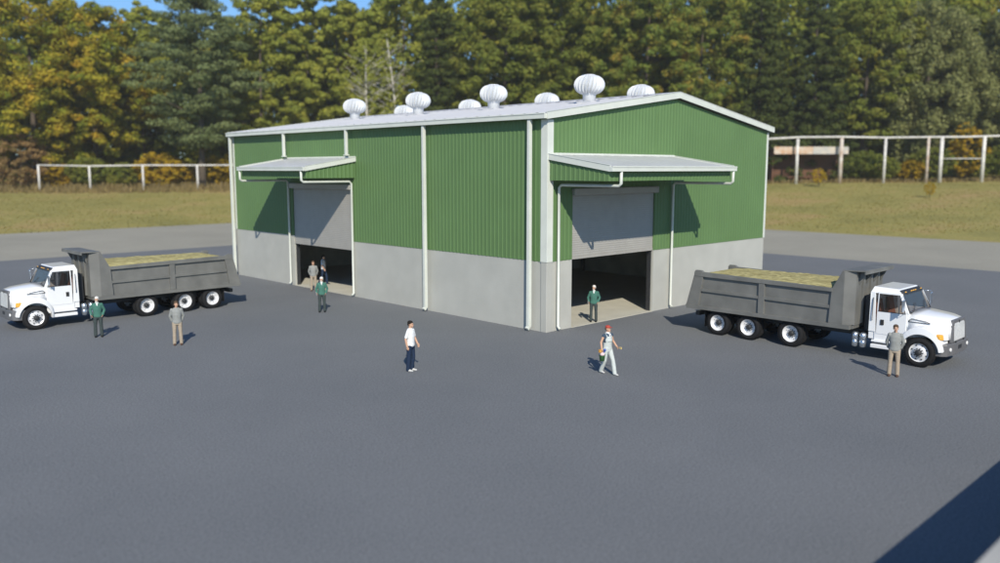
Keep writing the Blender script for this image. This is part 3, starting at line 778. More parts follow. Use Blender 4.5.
# load
def load_mesh():
    m = MB(); nx, ny = 90, 34
    x0, x1, hy = -9.15, -2.90, 1.35
    g_ = []
    for i in range(nx+1):
        row = []
        for j in range(ny+1):
            u, v = i/nx, j/ny
            x = x0+(x1-x0)*u; y = -hy+2*hy*v
            e = min(1, min(u, 1-u)*9, min(v, 1-v)*5)
            z = 2.62 + .02*u + (.10+.05*u)*math.sin(e*PI/2) + .035*mnoise.noise(Vector((x*1.2, y*5, 1)))*e + .03*mnoise.noise(Vector((x*5, y*12, 4)))
            row.append(m.bm.verts.new((x, y, z)))
        g_.append(row)
    for i in range(nx):
        for j in range(ny): m.bm.faces.new((g_[i][j], g_[i+1][j], g_[i+1][j+1], g_[i][j+1]))
    # skirt down to the floor
    b = [g_[i][0] for i in range(nx+1)]+[g_[nx][j] for j in range(1, ny+1)]+[g_[i][ny] for i in range(nx-1, -1, -1)]+[g_[0][j] for j in range(ny-1, 0, -1)]
    lo = [m.bm.verts.new((v.co.x, v.co.y, 1.3)) for v in b]
    for i in range(len(b)): m.bm.faces.new((b[i], b[(i+1) % len(b)], lo[(i+1) % len(b)], lo[i]))
    m.bm.faces.new(lo)
    return m
o = load_mesh().build('bulk_load', M['load']); o.location = truck.location; o.rotation_euler = truck.rotation_euler
tag(o, 'straw coloured bulk load heaped level in the right hand tipper truck', 'load', 'loads filling the tipper bodies')
o2 = o.copy(); COL.objects.link(o2); o2.location = t2.location; o2.rotation_euler = t2.rotation_euler
tag(o2, 'straw coloured bulk load heaped level in the left hand tipper truck', 'load')

# ---------------------------------------------------------------- people  (local: facing -y, feet at z=0)
SK = mat('skin', (.55, .33, .22), .6, var=.06, scale=9)
cloth = lambda n, c_: mat(n, c_, .9, var=.08, scale=14, spec=.15, bump=.2, bscale=35)
CL = dict(green=cloth('green_sweater', (.06, .165, .13)), grey=cloth('grey_shirt', (.26, .27, .26)), khaki=cloth('khaki_cloth', (.36, .30, .23)),
          slate=cloth('slate_trousers', (.05, .065, .065)), white=cloth('white_cotton', (.78, .79, .78)), navy=cloth('navy_denim', (.018, .032, .065)),
          overall=cloth('overall_cotton', (.50, .54, .52)), tee=cloth('dark_blue_tee', (.05, .08, .12)), red=cloth('red_cap', (.42, .07, .05)),
          hair_w=cloth('white_hair', (.68, .67, .63)), hair_k=cloth('black_hair', (.02, .017, .015)), hair_b=cloth('brown_hair', (.09, .06, .04)),
          shoe_b=cloth('brown_leather', (.10, .06, .045)), shoe_k=cloth('black_leather', (.02, .02, .022)), shoe_w=cloth('pale_canvas', (.55, .55, .53)),
          pale=cloth('pale_blue_shirt', (.62, .65, .67)))
EYE = mat('eye_dark', (.03, .02, .02), .3)
LIP = mat('lip', (.38, .14, .11), .6)
def remeshed(mb, name, m_, parent, vox=.011, sm=4):
    me = mb.mesh(name+'_raw'); tmp = bpy.data.objects.new('tmp', me); COL.objects.link(tmp)
    r = tmp.modifiers.new('r', 'REMESH'); r.mode = 'VOXEL'; r.voxel_size = vox; r.use_smooth_shade = True
    s_ = tmp.modifiers.new('s', 'SMOOTH'); s_.iterations = sm; s_.factor = .5
    dg = bpy.context.evaluated_depsgraph_get(); ev = tmp.evaluated_get(dg)
    out = bpy.data.meshes.new_from_object(ev); out.name = name
    bpy.data.objects.remove(tmp); bpy.data.meshes.remove(me)
    out.materials.clear(); out.materials.append(m_)
    for p in out.polygons: p.use_smooth = True
    o = bpy.data.objects.new(name, out); COL.objects.link(o); o.parent = parent
    return o
def V(*a): return Vector(a)
def make_person(pose, mats, glasses=False):
    """pose: dict of joint positions"""
    t = empty('person', (0, 0, 0))
    J = dict(hipL=V(.095, 0, .90), hipR=V(-.095, 0, .90), shL=V(.170, .0, 1.405), shR=V(-.170, .0, 1.405), head=V(0, -.015, 1.635), neck=V(0, .01, 1.47))
    J.update({k: Vector(v) for k, v in pose.items() if k != 'turn'})
    def torso(mb, g_=0., low=.86, high=1.47):
        rows = [(.84, .150, .105, 0), (.93, .165, .115, 0), (1.03, .150, .108, -.005), (1.13, .148, .108, -.008), (1.25, .168, .115, 0), (1.36, .170, .108, .005), (1.43, .130, .085, .008), (1.475, .085, .07, .01)]
        for a, b in zip(rows[:-1], rows[1:]):
            for k in range(3):
                f = k/3; z = a[0]+(b[0]-a[0])*f
                if z < low or z > high: continue
                rx = a[1]+(b[1]-a[1])*f+g_; ry = a[2]+(b[2]-a[2])*f+g_
                mb.ball((0, a[3], z), 1, rx, ry, .055+g_*.5, 3)
    def legs(mb, g_=0., low=0., cuff=.0):
        for s, n in ((1, 'L'), (-1, 'R')):
            h, k, a = J['hip'+n], J['knee'+n], J['ank'+n]
            mb.cap(h+V(0, 0, -.02), .088+g_, k, .056+g_, 1, 1.05)
            e = a if not low else a.lerp(k, low)
            mb.cap(k, .056+g_, k.lerp(a, .35), .054+g_+cuff*.3); mb.cap(k.lerp(a, .35), .054+g_+cuff*.3, e, .036+g_+cuff)
    def arms(mb, g_=0., frac=1.0):
        for n in 'LR':
            s, e, w_ = J['sh'+n], J['el'+n], J['wr'+n]
            mb.cap(s, .052+g_, e, .040+g_)
            if frac > 0: mb.cap(e, .040+g_, e.lerp(w_, frac), .030+g_+(.006 if frac > .8 else 0))
            mb.ball(s, .058+g_)
    # body
    b = MB(); torso(b); legs(b); arms(b)
    hd = J['head']; nk = J['neck']
    b.cap(nk+V(0, 0, -.03), .058, hd+V(0, .015, -.07), .052)
    fa = Matrix.Rotation(R(pose.get('turn', 0)), 3, 'Z')
    def H(x, y, z): return hd + fa @ V(x, y, z)
    b.ball(H(0, .012, .03), 1, .074, .092, .088, 3); b.ball(H(0, -.018, -.045), 1, .056, .066, .066, 3)
    b.ball(H(0, -.078, -.088), 1, .024, .020, .018); b.cap(H(0, -.084, .008), .010, H(0, -.102, -.025), .014)
    for s in (-1, 1):
        b.ball(H(s*.076, .012, -.012), 1, .012, .020, .030); b.ball(H(s*.030, -.076, .020), 1, .020, .012, .008)
        b.ball(H(s*.036, -.055, -.035), 1, .026, .024, .026)
    b.ball(H(0, -.083, -.055), 1, .024, .010, .008)
    for n, s in (('L', 1), ('R', -1)):       # hands: palm, four fingers, thumb
        w_ = J['wr'+n]; d = (w_-J['el'+n]).normalized()
        side = V(0, 1, 0); pn = d.cross(side).normalized(); side = pn.cross(d).normalized()
        for k in range(4):
            b.cap(w_+side*(k-1.5)*.012, .016, w_+d*.085+side*(k-1.5)*.019, .012)
            base = w_+d*.085+side*(k-1.5)*.020; ln = (.050, .058, .055, .042)[k]
            m1 = base+d*ln*.55-pn*s*.008; tip = m1+d*ln*.42-pn*s*.020
            b.cap(base, .0095, m1, .009); b.cap(m1, .009, tip, .0075)
        th = w_+d*.025-side*.030; b.cap(w_+d*.01-side*.01, .016, th+d*.015-side*.010, .012); b.cap(th+d*.015-side*.010, .012, th+d*.058-side*.022-pn*s*.01, .009)
    for n in 'LR':
        a = J['ank'+n]; b.cap(a, .030, a+V(0, -.09, -.050), .018)
    body = remeshed(b, 'body', SK, t, .009, 3)
    # eyes
    for s in (-1, 1):
        e = MB(); e.ball(H(s*.030, -.0835, .006), .0095); e.build('eye', EYE, body)
    e = MB(); e.cap(H(-.018, -.093, -.055), .004, H(.018, -.093, -.055), .004); e.build('mouth', LIP, body)
    # trousers, top, shoes, hair
    if mats.get('overall'):
        m_ = MB(); torso(m_, .020, .8, 1.16); legs(m_, .020, -.05, .022)
        m_.ball((0, -.07, 1.24), 1, .150, .075, .17, 3)
        for s in (-1, 1): m_.cap((s*.095, -.105, 1.36), .018, (s*.105, .0, 1.485), .018); m_.cap((s*.105, .0, 1.485), .018, (s*.04, .12, 1.2), .018)
        m_.cap((-.06, -.13, 1.22), .03, (.06, -.13, 1.22), .03)
        remeshed(m_, 'overalls', mats['bottom'], t, .011)
    else:
        m_ = MB(); torso(m_, .012, .8, .99); legs(m_, .014, -.06, .020); remeshed(m_, 'trousers', mats['bottom'], t, .011)
    m_ = MB(); gt = .014 if mats.get('overall') else .022
    torso(m_, gt, .90 if not mats.get('overall') else 1.0, 1.45)
    if mats['sleeve'] == 'long': arms(m_, .018, .96)
    else:
        for n in 'LR':
            s, e = J['sh'+n], J['el'+n]; m_.cap(s, .064, s.lerp(e, .10 if mats.get('overall') else .75), .060)
    remeshed(m_, 'shirt' if mats['topname'] != 'sweater' else 'sweater', mats['top'], t, .011)
    if mats.get('collar'):
        m_ = MB(); m_.lathe([(.075, 1.45), (.080, 1.475), (.068, 1.515), (.060, 1.515)], 24); m_.prism([(-.045, 1.47), (.045, 1.47), (0, 1.36)], lambda a, b_: (a, -.115, b_), lambda a, b_: (a, -.13, b_))
        m_.build('collar', mats['collar'], t)
    for n in 'LR':
        m_ = MB(); a = J['ank'+n]; gz = a.z-.075
        m_.ball(a+V(0, .015, -.045), 1, .045, .055, .045, 3); m_.ball(a+V(0, -.085, -.055), 1, .050, .085, .035, 3); m_.ball(a+V(0, -.15, -.060), 1, .045, .055, .028, 3)
        m_.ball(a+V(0, -.05, -.05), 1, .045, .09, .04, 3)
        remeshed(m_, 'shoe', mats['shoe'], t, .009)
    hm = MB()
    if mats.get('cap'):
        hm.ball(H(0, .012, .065), 1, .090, .105, .070, 3); hm.ball(H(0, -.105, .060), 1, .065, .060, .012, 3)
        remeshed(hm, 'cap', mats['cap'], t, .008)
        hm = MB(); hm.ball(H(0, .055, .0), 1, .080, .060, .06, 3); remeshed(hm, 'hair', mats['hair'], t, .008)
    else:
        hm.ball(H(0, .022, .058), 1, .086, .100, .076, 3); hm.ball(H(0, .055, .005), 1, .080, .062, .075, 3)
        for s in (-1, 1): hm.ball(H(s*.068, .02, .02), 1, .016, .035, .05, 3)
        if mats.get('beard'): hm.ball(H(0, -.055, -.085), 1, .050, .040, .030, 3); hm.ball(H(0, -.088, -.045), 1, .028, .012, .008, 3)
        remeshed(hm, 'hair', mats['hair'], t, .008)
    return t, J
stand = dict(kneeL=(.115, -.01, .49), kneeR=(-.115, -.01, .49), ankL=(.125, .01, .085), ankR=(-.125, .01, .085))
p_green, Jg = make_person(dict(stand, elL=(.275, .05, 1.16), wrL=(.205, -.02, .97), elR=(-.270, .04, 1.16), wrR=(-.235, -.12, .985), turn=-18),
    dict(top=CL['green'], topname='sweater', bottom=CL['slate'], sleeve='long', collar=CL['white'], shoe=CL['shoe_k'], hair=CL['hair_w'], beard=True))
p_grey, _ = make_person(dict(stand, elL=(.250, .06, 1.15), wrL=(.190, .10, .96), elR=(-.250, .06, 1.15), wrR=(-.190, .10, .96), turn=8),
    dict(top=CL['grey'], topname='shirt', bottom=CL['khaki'], sleeve='long', shoe=CL['shoe_b'], hair=CL['hair_b']))
p_white, _ = make_person(dict(kneeL=(.10, -.05, .49), kneeR=(-.10, .02, .49), ankL=(.10, .02, .085), ankR=(-.10, .06, .085), elL=(.245, -.03, 1.15), wrL=(.245, -.14, .93), elR=(-.245, .06, 1.15), wrR=(-.25, .0, .90), turn=0),
    dict(top=CL['white'], topname='shirt', bottom=CL['navy'], sleeve='short', shoe=CL['shoe_w'], hair=CL['hair_k']))
p_in, _ = make_person(dict(kneeL=(.10, -.14, .50), kneeR=(-.10, .06, .49), ankL=(.10, -.16, .085), ankR=(-.10, .26, .11), elL=(.235, .06, 1.16), wrL=(.23, .02, .93), elR=(-.235, -.02, 1.15), wrR=(-.23, -.14, .94), turn=0),
    dict(top=CL['pale'], topname='shirt', bottom=CL['navy'], sleeve='short', shoe=CL['shoe_k'], hair=CL['hair_k']))
p_paint, Jp = make_person(dict(kneeL=(.10, -.20, .50), kneeR=(-.10, .02, .49), ankL=(.10, -.30, .095), ankR=(-.10, .22, .10), elL=(.27, .04, 1.17), wrL=(.28, -.16, 1.00), elR=(-.27, .03, 1.16), wrR=(-.29, -.05, .92), turn=20),
    dict(top=CL['tee'], topname='shirt', bottom=CL['overall'], sleeve='short', shoe=CL['shoe_w'], hair=CL['hair_b'], cap=CL['red'], overall=True, collar=CL['white']))
def face_cam(x, y, off=0):
    """heading so that local -y looks toward the photographer, turned by off degrees"""
    a = math.atan2(CAM.y-y, CAM.x-x); return a + PI/2 + R(off)
def put(p, x, y, off, label, sc=1., z=.004, group=None):
    p.location = (x, y, z); p.rotation_euler = (0, 0, face_cam(x, y, off)); p.scale = (sc,)*3
    tag(p, label, 'person', group); return p
GG = 'white haired men in green sweaters'; GK = 'men in grey shirts and khaki trousers'
put(p_green, -14.5, 12.85, 0, 'white haired person in green sweater standing beside the left truck, a paper in one hand', 1.0, group=GG)
a = put(copy_tree(p_green), -4.16, 11.55, 0, 'white haired person in green sweater on the asphalt before the long wall doorway', 1.02, group=GG)
b_ = put(copy_tree(p_green), 3.48, .16, 0, 'white haired person in green sweater on the slab of the gable wall doorway', .99, z=.03, group=GG)
put(p_grey, -12.75, 8.85, 0, 'person in grey shirt and khaki trousers standing near rear wheels of the left truck', 1.04, group=GK)
put(copy_tree(p_grey), 2.95, -13.75, 0, 'person in grey shirt and khaki trousers standing at the front wheel of the right truck', 1.04, group=GK)
put(copy_tree(p_grey), -.50, 18.25, 0, 'person in grey shirt and khaki trousers standing at the threshold of the long wall doorway', 1.02, group=GK)
put(p_white, -8.66, -1.37, 62, 'dark haired person in white short sleeved shirt and navy trousers on open asphalt, facing right', 1.04)
put(p_in, 1.44, 20.2, 65, 'dark haired person in pale shirt and navy trousers just inside the long wall doorway', 1.04, z=.03)
put(p_paint, -3.95, -6.55, 38, 'walking person in red cap and white overalls carrying a colourful bucket of tools', .99)
# held things
PAP = mat('paper', (.75, .76, .78), .8, var=.03)
def hold(p, local, name, builders, label, cat, group=None):
    """thing at a point given in the person's own frame"""
    mw = Matrix.Translation(p.location) @ Matrix.Rotation(p.rotation_euler[2], 4, 'Z') @ Matrix.Diagonal((p.scale[0],)*3+(1,))
    root = empty(name, mw @ Vector(local), p.rotation_euler[2]); tag(root, label, cat, group)
    for nm, mb, mt in builders: mb.build(nm, mt, root)
    return root
def paper():
    q = MB(); q.hexa([(-.04, -.06, -.10), (-.035, -.06, -.10), (-.035, .06, -.06), (-.04, .06, -.06), (-.055, -.07, .08), (-.05, -.07, .08), (-.05, .06, .11), (-.055, .06, .11)]); return q
for p, lb in ((p_green, 'folded white paper in the hand of the person beside the left truck'), (a, 'folded white paper in the hand of the person before the long wall doorway'), (b_, 'folded white paper in the hand of the person on the gable doorway slab')):
    mw = Matrix.Translation(p.location) @ Matrix.Rotation(p.rotation_euler[2], 4, 'Z') @ Matrix.Diagonal((p.scale[0],)*3+(1,))
    o = paper().build('folded_paper', PAP); o.location = mw @ Vector((-.22, -.22, .95)); o.rotation_euler = p.rotation_euler
    tag(o, lb, 'paper', 'papers held by the green sweatered people')
bk = MB(); bk.lathe([(.085, -.30), (.11, -.08), (.115, -.075), (.105, -.08), (.08, -.28)], 24)
hn = MB(); hn.tube([(-.11, 0, -.08), (-.08, 0, .03), (0, 0, .07), (.08, 0, .03), (.11, 0, -.08)], .006, 6)
br1 = MB(); br1.tube([(.02, 0, -.2), (-.12, -.06, .05)], .016, 6); br1.box(-.19, -.10, -.10, -.03, .03, .13)
br2 = MB(); br2.tube([(0, .02, -.2), (.10, -.02, .06)], .018, 6); br2.ball((.10, -.02, .08), .05)
rg = MB(); rg.ball((-.03, -.05, -.05), .085, 1.1, 1, .8)
hold(p_paint, (-.31, -.10, .83), 'tool_bucket', (('bucket', bk, mat('bucket_green', (.05, .16, .05), .5)), ('bucket_handle', hn, M['dark']), ('brush', br1, mat('orange_brush', (.60, .30, .06), .7)), ('roller', br2, mat('blue_roller', (.05, .10, .40), .7)), ('rag', rg, mat('pink_rag', (.65, .50, .50), .9))),
     'green bucket with orange and blue painting tools carried by the person in overalls', 'bucket')
pb = MB(); pb.tube([(0, .05, 0), (0, -.10, .0)], .012, 8)
pb2 = MB(); pb2.box(-.012, .012, -.20, -.10, -.035, .035)
hold(p_paint, (.285, -.24, .975), 'paint_brush', (('brush_handle', pb, mat('brush_wood', (.35, .20, .08), .6)), ('bristles', pb2, mat('bristle_yellow', (.60, .45, .18), .9))), 'short paint brush in the forward hand of the person in overalls', 'brush')

# ---------------------------------------------------------------- vegetation
bark = mat('bark', (.09, .07, .05), .95, var=.3, scale=3, bump=.6, bscale=12)
bark_w = mat('birch_bark', (.48, .45, .40), .9, var=.25, scale=1.2, bump=.3, bscale=8, vec_scale=(1, 1, 4))
LM = dict(
    maple=leaf_mat('maple_leaves', [(0.127, 0.182, 0.030), (0.265, 0.286, 0.036), (0.460, 0.377, 0.042), (0.598, 0.377, 0.048)], .20),
    pine=leaf_mat('pine_needles', [(0.131, 0.165, 0.063), (0.203, 0.247, 0.105), (0.290, 0.323, 0.140)], .3),
    poplar=leaf_mat('poplar_leaves', [(0.230, 0.275, 0.054), (0.338, 0.362, 0.066), (0.459, 0.435, 0.078)], .25),
    spruce=leaf_mat('spruce_needles', [(0.065, 0.083, 0.028), (0.100, 0.127, 0.035), (0.150, 0.165, 0.050)], .3),
    oak=leaf_mat('oak_leaves', [(0.130, 0.169, 0.036), (0.221, 0.250, 0.048), (0.338, 0.311, 0.060)], .22),
    turning=leaf_mat('turning_leaves', [(0.115, 0.169, 0.042), (0.184, 0.240, 0.048), (0.276, 0.273, 0.054), (0.460, 0.286, 0.054)], .30),
    willow=leaf_mat('willow_leaves', [(0.182, 0.202, 0.072), (0.273, 0.286, 0.108), (0.364, 0.364, 0.156)], .3),
    gold=leaf_mat('golden_leaves', [(.30, .24, .025), (.52, .36, .03), (.62, .42, .05)], .5),
    rust=leaf_mat('rust_leaves', [(.20, .17, .06), (.34, .23, .10), (.44, .28, .13)], .5),
    straw=leaf_mat('dry_grass', [(.20, .165, .07), (.30, .23, .10), (.38, .29, .15)], .5))
import numpy as np
def leaves_mesh(name, clumps, counts, ls, seed, rmin=.6, rmax=1.12):
    """many small four cornered leaves filling the clumps (centre, radius, flatness)"""
    g = np.random.default_rng(seed)
    C_ = np.repeat(np.array([tuple(c_[0]) for c_ in clumps]), counts, axis=0)
    r_ = np.repeat(np.array([c_[1] for c_ in clumps]), counts); fl = np.repeat(np.array([c_[2] for c_ in clumps]), counts)
    n = len(r_)
    d = g.normal(size=(n, 3)); d /= np.linalg.norm(d, axis=1)[:, None]
    rr = r_*g.uniform(rmin, rmax, n)
    p = C_ + d*rr[:, None]*np.stack([np.ones(n), np.ones(n), fl], 1)
    nn = d + np.array([0, 0, .5]) + g.normal(scale=.38, size=(n, 3)); nn /= np.linalg.norm(nn, axis=1)[:, None]
    t = g.normal(size=(n, 3)); u = np.cross(nn, t); u /= np.linalg.norm(u, axis=1)[:, None]; v = np.cross(nn, u)
    k = (ls*g.uniform(.6, 1.3, n))[:, None]; e = k*g.uniform(.45, .8, n)[:, None]
    V_ = np.stack([p+u*k, p+v*e+nn*.1*k, p-u*k, p-v*e], 1).reshape(-1, 3)
    me = bpy.data.meshes.new(name); me.vertices.add(4*n); me.vertices.foreach_set('co', V_.ravel().astype(np.float32))
    me.loops.add(4*n); me.loops.foreach_set('vertex_index', np.arange(4*n, dtype=np.int32))
    me.polygons.add(n); me.polygons.foreach_set('loop_start', np.arange(0, 4*n, 4, dtype=np.int32))
    me.update(calc_edges=True); me.validate()
    return me
def crown(kind, seed, H, Wd, base, nleaf, ls):
    """returns crown mesh + limb end points; H total height, Wd crown radius, base height of lowest foliage"""
    rnd = random.Random(seed); clumps = []
    if kind in ('broad', 'loose', 'willow'):
        nc = 330 if kind != 'loose' else 210
        zc = (H+base)/2; hz = (H-base)/2
        lob = [(rnd.uniform(0, 6.28), rnd.uniform(-.6, .8), rnd.uniform(.12, .3)) for _ in range(7)]
        for i in range(nc):
            th = rnd.random()*6.28; u = rnd.uniform(-.95, 1); rr = math.sqrt(max(0, 1-u*u))**.8
            f = rnd.uniform(.45, 1)**.5
            bul = 1+sum(w_*max(0, math.cos(th-a_))*max(0, 1-abs(u-q)*2) for a_, q, w_ in lob) - .12
            r = Wd*rr*f*bul
            if u < 0: r *= 1-.15*abs(u)
            c_ = Vector((r*math.cos(th), r*math.sin(th), zc+hz*u*f))
            cr = rnd.uniform(.07, .175)*Wd*(1.0 if kind != 'loose' else .95)
            clumps.append((c_, cr, .62 if kind != 'willow' else 1.1))
    elif kind == 'pine':
        lev = 15
        for i in range(lev):
            t = i/(lev-1); z = base+(H-base)*(t**.92); rmax = Wd*(1-.70*t**2.2)*(1-.35*math.exp(-t*9))*rnd.uniform(.65, 1.25)
            nb = rnd.randint(6, 8)
            for k in range(nb):
                th = k/nb*6.28+rnd.uniform(-.4, .4)+i; rb = rmax*rnd.uniform(.6, 1.15)
                for q in range(3):
                    f = .4+.3*q+rnd.uniform(-.08, .08); clumps.append((Vector((rb*f*math.cos(th), rb*f*math.sin(th), z+rnd.uniform(-.7, .7)+f*.6)), Wd*rnd.uniform(.13, .20), .38))
    else:   # spruce
        lev = 24
        for i in range(lev):
            t = i/(lev-1); z = base+(H-base)*t; rmax = Wd*(1-t)**.8+.4
            nb = max(4, int(11*(1-t)+3))
            for k in range(nb):
                th = k/nb*6.28+rnd.uniform(-.35, .35)+i*.7; rb = rmax*rnd.uniform(.65, 1.12)
                for q in range(2):
                    f = .45+.45*q; clumps.append((Vector((rb*f*math.cos(th), rb*f*math.sin(th), z-.25*rb*f+rnd.uniform(-.5, .5))), Wd*rnd.uniform(.11, .18)*(1.1-.45*t), .55))
    tot = sum(c_[1]**2 for c_ in clumps)
    return leaves_mesh('crown', clumps, [int(nleaf*c_[1]**2/tot)+3 for c_ in clumps], ls, seed), clumps
def trunk_mesh(H, r, clumps, seed, base, nl=14, top=.9, lean=.6, fork=False):
    rnd = random.Random(seed+99); m = MB(); n = 9
    pts = []; rs = []
    for i in range(n):
        t = i/(n-1); pts.append((lean*math.sin(t*2.2+seed)*t, lean*math.cos(t*1.7+seed)*t-.0, -.4+t*(H*top+.4))); rs.append(r*(1-.82*t)*(1.35 if i == 0 else 1))
    m.tube(pts, rs, 9)
    for c_, cr, fl in rnd.sample(clumps, min(nl, len(clumps))):
        z0 = max(base*.6, min(c_.z-rnd.uniform(1, 4), H*top*.95)); t = z0/(H*top)
        p0 = Vector((lean*math.sin(t*2.2+seed)*t, lean*math.cos(t*1.7+seed)*t, z0))
        m.tube([p0, p0.lerp(c_, .5)+Vector((0, 0, rnd.uniform(-.3, .5))), c_], [r*.35*(1-.6*t), r*.22*(1-.6*t), r*.08], 6)
    return m.mesh('trunk')
PROTO = {}
def proto(key, kind, seed, H, Wd, base, nleaf, ls, lm, bk_=None, tr=.45, nl=14, top=.9, lean=.6):
    me, cl = crown(kind, seed, H, Wd, base, int(nleaf*(2.6 if nleaf > 2000 else 1)), ls*.72); me.materials.append(LM[lm])
    tm = trunk_mesh(H, tr, cl, seed, base, nl, top, lean); tm.materials.append(bk_ or bark)
    PROTO[key] = (me, tm)
proto('maple', 'broad', 1, 36, 11.5, 3, 15000, .42, 'maple', tr=.55)
proto('maple_b', 'broad', 2, 31, 9.5, 2.5, 12000, .42, 'maple', tr=.5)
proto('pine', 'pine', 3, 37, 10.5, 8, 15000, .38, 'pine', tr=.62, lean=1.0)
proto('poplar', 'loose', 4, 35, 7.5, 6, 8500, .42, 'poplar', tr=.35)
proto('poplar_b', 'loose', 14, 33, 8.5, 4, 8500, .42, 'poplar', tr=.35)
proto('birch', 'loose', 5, 29, 6.0, 5, 1700, .36, 'poplar', bark_w, .34, 70, .95, 1.6)
proto('spruce', 'spruce', 6, 42, 9, 1.5, 17000, .38, 'spruce', tr=.5)
proto('spruce_b', 'spruce', 16, 38, 8, 1, 15000, .38, 'spruce', tr=.5)
proto('oak', 'broad', 7, 34, 10.5, 2.5, 14000, .42, 'oak', tr=.55)
proto('oak_b', 'broad', 17, 37, 9.5, 3, 14000, .42, 'oak', tr=.55)
proto('turning', 'broad', 8, 35, 10, 3, 14000, .42, 'turning', tr=.5)
proto('willow', 'willow', 9, 30, 9, 1.5, 13000, .40, 'willow', tr=.5)
proto('gold', 'loose', 10, 11, 3.0, .6, 3200, .24, 'gold', tr=.15, nl=10)
proto('shrub', 'broad', 11, 5.2, 3.4, .1, 3000, .22, 'oak', tr=.10, nl=6)
proto('shrub_y', 'loose', 12, 5.5, 3.4, .1, 3000, .22, 'gold', tr=.10, nl=6)
proto('shrub_r', 'loose', 13, 8.5, 4.6, .1, 3600, .24, 'rust', tr=.12, nl=10)
proto('sapling', 'loose', 15, 2.2, .8, .4, 320, .11, 'gold', tr=.04, nl=5)
def tree(key, name, px, F, sc, rot, label, cat='tree', sz=None, group=None):
    p = at(px, F); z = terr(p.x, p.y)
    t = empty(name, (p.x, p.y, z), rot, label, cat, group); t.scale = (sc, sc, sz or sc)
    me, tm = PROTO[key]
    c_ = bpy.data.objects.new('crown', me); COL.objects.link(c_); c_.parent = t
    k = bpy.data.objects.new('trunk', tm); COL.objects.link(k); k.parent = t
    return t
GT = 'tall trees along the far edge of the meadow'
TR = [
 ('maple', 'maple_tree', 44, 166, 1.14, .3, 'broad maple turning orange and yellow behind the left end of the rail fence'),
 ('maple_b', 'maple_tree', 104, 170, 1.18, 1.9, 'orange tinged maple standing left of the blue green pine'),
 ('maple_b', 'maple_tree', -25, 170, 1.15, 2.9, 'maple cut by the left picture edge, yellow green crown'),
 ('poplar', 'poplar_tree', 152, 182, 1.10, .5, 'pale yellow green poplar showing between maple and pine, sky above it'),
 ('pine', 'pine_tree', 207, 160, 1.08, 1.1, 'big blue green pine with layered branches behind the far left corner of the warehouse'),
 ('poplar_b', 'poplar_tree', 268, 180, 1.24, 2.2, 'yellowish poplar just right of the blue green pine'),
 ('poplar', 'poplar_tree', 312, 184, 1.18, 3.3, 'tall loose poplar with sky patches beside its top, left of the birches'),
 ('poplar_b', 'poplar_tree', 345, 186, 1.25, 4.0, 'olive poplar directly behind the pale birches'),
 ('birch', 'birch_tree', 374, 164, .98, .4, 'thin birch with pale forked trunk, left one of the bare birch pair'),
 ('birch', 'birch_tree', 398, 166, 1.05, 2.4, 'thin birch with straight white trunk, right one of the bare birch pair'),
 ('spruce', 'spruce_tree', 440, 168, 1.0, 1.0, 'tall dark spruce rising behind the middle of the warehouse roof'),
 ('poplar', 'poplar_tree', 408, 188, 1.3, 5.2, 'yellow green poplar filling the gap between birches and dark spruce'),
 ('oak', 'oak_tree', 505, 172, 1.15, .9, 'olive green oak right of the tall dark spruce'),
 ('poplar_b', 'poplar_tree', 530, 186, 1.12, 1.4, 'yellowish tall crown peeping over the two oaks behind the roof'),
 ('oak_b', 'oak_tree', 560, 170, 1.1, 2.0, 'deep green oak above the third roof vent from the gable'),
 ('oak', 'oak_tree', 605, 176, 1.05, 3.8, 'shaded green oak behind the tallest looking roof vent'),
 ('turning', 'autumn_tree', 640, 166, 1.12, .7, 'green tree with orange patches behind the ridge end of the gable'),
 ('turning', 'autumn_tree', 695, 172, 1.05, 2.7, 'green tree with rusty tinge right above the gable slope'),
 ('spruce_b', 'spruce_tree', 752, 166, 1.08, .2, 'dark spruce behind the right corner of the warehouse roof'),
 ('spruce', 'spruce_tree', 806, 168, 1.0, 2.6, 'massive dark spruce rising behind the open shelter'),
 ('oak_b', 'oak_tree', 855, 170, 1.0, 4.4, 'dusky green oak between the massive spruce and the willow'),
 ('willow', 'willow_tree', 912, 168, 1.15, 1.3, 'grey green willow behind the right stretch of the rail fence'),
 ('oak', 'oak_tree', 958, 180, 1.08, 5.0, 'dark oak behind the golden small tree'),
 ('willow', 'willow_tree', 1005, 166, 1.1, 3.1, 'grey green willow cut by the right picture edge'),
 ('gold', 'golden_tree', 957, 160, 1.0, .6, 'small bright golden yellow tree behind the goal like frame of the right fence'),
]
for k, nm, px, F, sc, rot, lb in TR: tree(k, nm, px, F, sc, rot, lb, 'tree', group=GT if k != 'gold' else None)
GB = 'shrubs under the tree line'
